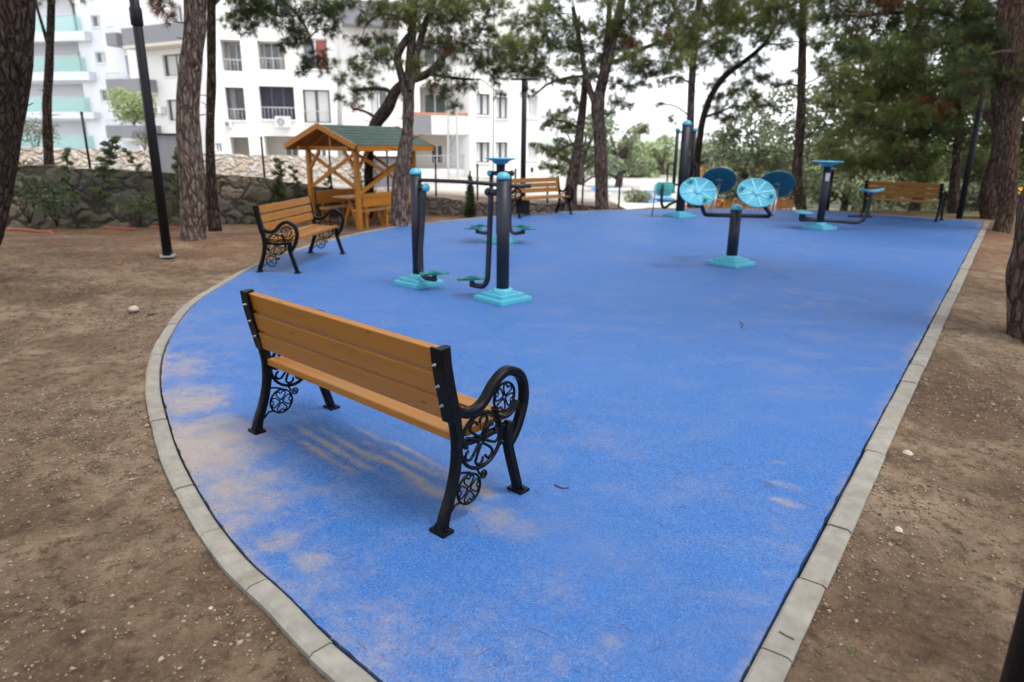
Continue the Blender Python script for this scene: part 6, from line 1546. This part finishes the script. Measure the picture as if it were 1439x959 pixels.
sapling(425, 238, 300, 17.8, 'thin leafy sapling just left of the gazebo post', lean=-14, spread=.2, n=10)
sapling(462, 242, 292, 19.2, 'tiny green plant on the wall between the left gazebo posts', spread=.16, n=9)
sapling(205, 214, 262, 17, 'small leaning plant on top of the dark wall left of the lamp post', lean=-28, spread=.16, n=8)
sapling(250, 212, 300, 15.0, 'slim dark green shoot between the lamp post and the thick pine', spread=.2, n=12)
def shrub(px, py, Y, rx, rz_, label, ti=.3, mat='shrub leaves', s=.034, group='shrubs along the walls'):
    c = at(px, py, Y); rt = thing('shrub', (c.x, Y, c.z), 0, label, 'shrub', group); bl = []
    for k in range(9):
        a = k*2.4; bl.append(((math.cos(a)*rx*.5, math.sin(a)*rx*.35, rz_*random.uniform(.3, .9)), (rx*.5, rx*.4, rz_*.42), ti+random.uniform(-.15, .2)))
    leaves(rt, bl, mat, s, 900); mb = MB()
    for k in range(5): a = k*1.3; mb.tube([(0, 0, -.2), (math.cos(a)*rx*.4, math.sin(a)*rx*.3, rz_*.7)], [.014, .006], 5)
    mb.build('stem', 'bark brown', rt); return rt
shrub(40, 300, 14.2, .8, .75, 'dark bushy shrub against the dark wall beside the big left trunk', .15)
shrub(78, 305, 14.0, .55, .55, 'low dark green shrub below the slim wall pine')
0 and shrub(108, 308, 13.9, .45, .4, 'low straggly shrub at the foot of the dark wall under the thin sapling', .35)
0 and shrub(165, 308, 14.1, .5, .45, 'low shrub at the foot of the dark wall right of the young conifer', .2)
shrub(195, 306, 14.3, .5, .5, 'reddish green shrub against the dark wall left of the lamp post', .45)
shrub(36, 250, 16.2, .6, .35, 'green shrub overhanging the top of the dark wall at far left', .4)
shrub(50, 206, 24, .9, .9, 'bright green bush above the pale wall at far left', .6)
shrub(188, 172, 38, 1.3, 1.4, 'wispy green bush in front of the grey balconies', .75, 'washed-out leaves', .10)
shrub(203, 206, 30, .6, .7, 'dark green bush under the lowest grey balcony', .35)
shrub(512, 278, 21, .5, 1.3, 'dark green bush at the foot of the bent pine behind the gazebo', .15)
# cypress
c = at(661, 312, 18.9); rt = thing('cypress', (c.x, 18.9, -.35), 0, 'small upright cypress in front of the rubble wall behind the air walker bar', 'tree')
bl = [((0, 0, .12+1.05*t), (.17*(1-t)**.7+.02, .17*(1-t)**.7+.02, .12), .25+random.uniform(-.1, .1)) for t in np.linspace(0, 1, 12)]
leaves(rt, bl, 'shrub leaves', .03, 16000); mb = MB(); mb.tube([(0, 0, 0), (0, 0, 1.1)], [.025, .01], 6); mb.build('trunk', 'bark brown', rt)
# sprout weeds
for (px, py, lb) in ((1193, 918, 'tiny green weed on the dirt right of the straight kerb'), (360, 890, 'tiny green weed on the dirt just left of the curved kerb'), (1418, 885, 'small green weed beside the near black lamp post')):
    p = hit(px, py); rt = thing('weed', p, 0, lb, 'plant', 'tiny weeds'); leaves(rt, [((0, 0, .008), (.028, .028, .012), .65)], 'shrub leaves', .008, 90000, name='leaves')
tot = sum(len(o.data.polygons) for o in bpy.data.objects if o.type == 'MESH')
import sys; print('POLYS', tot, 'OBJS', len(bpy.data.objects))
# trees of the same grove standing just outside the right edge of the view
broad_tree('park_tree', 'dark green tree beyond the right edge behind the yellow seat', 25, 1530, 305, fill(1470, 60, 1600, 270, 26, 20, 34, -2, 2, .15, .5, 41), 'pine needles dark', .13, 520, 8, OG, 'bark dark')
broad_tree('park_tree', 'grey green tree well beyond the right edge of the blue surface', 22, 1680, 310, fill(1610, 90, 1760, 290, 26, 20, 34, -2, 2, .25, .6, 42), 'olive leaves', .11, 600, 8, OG)
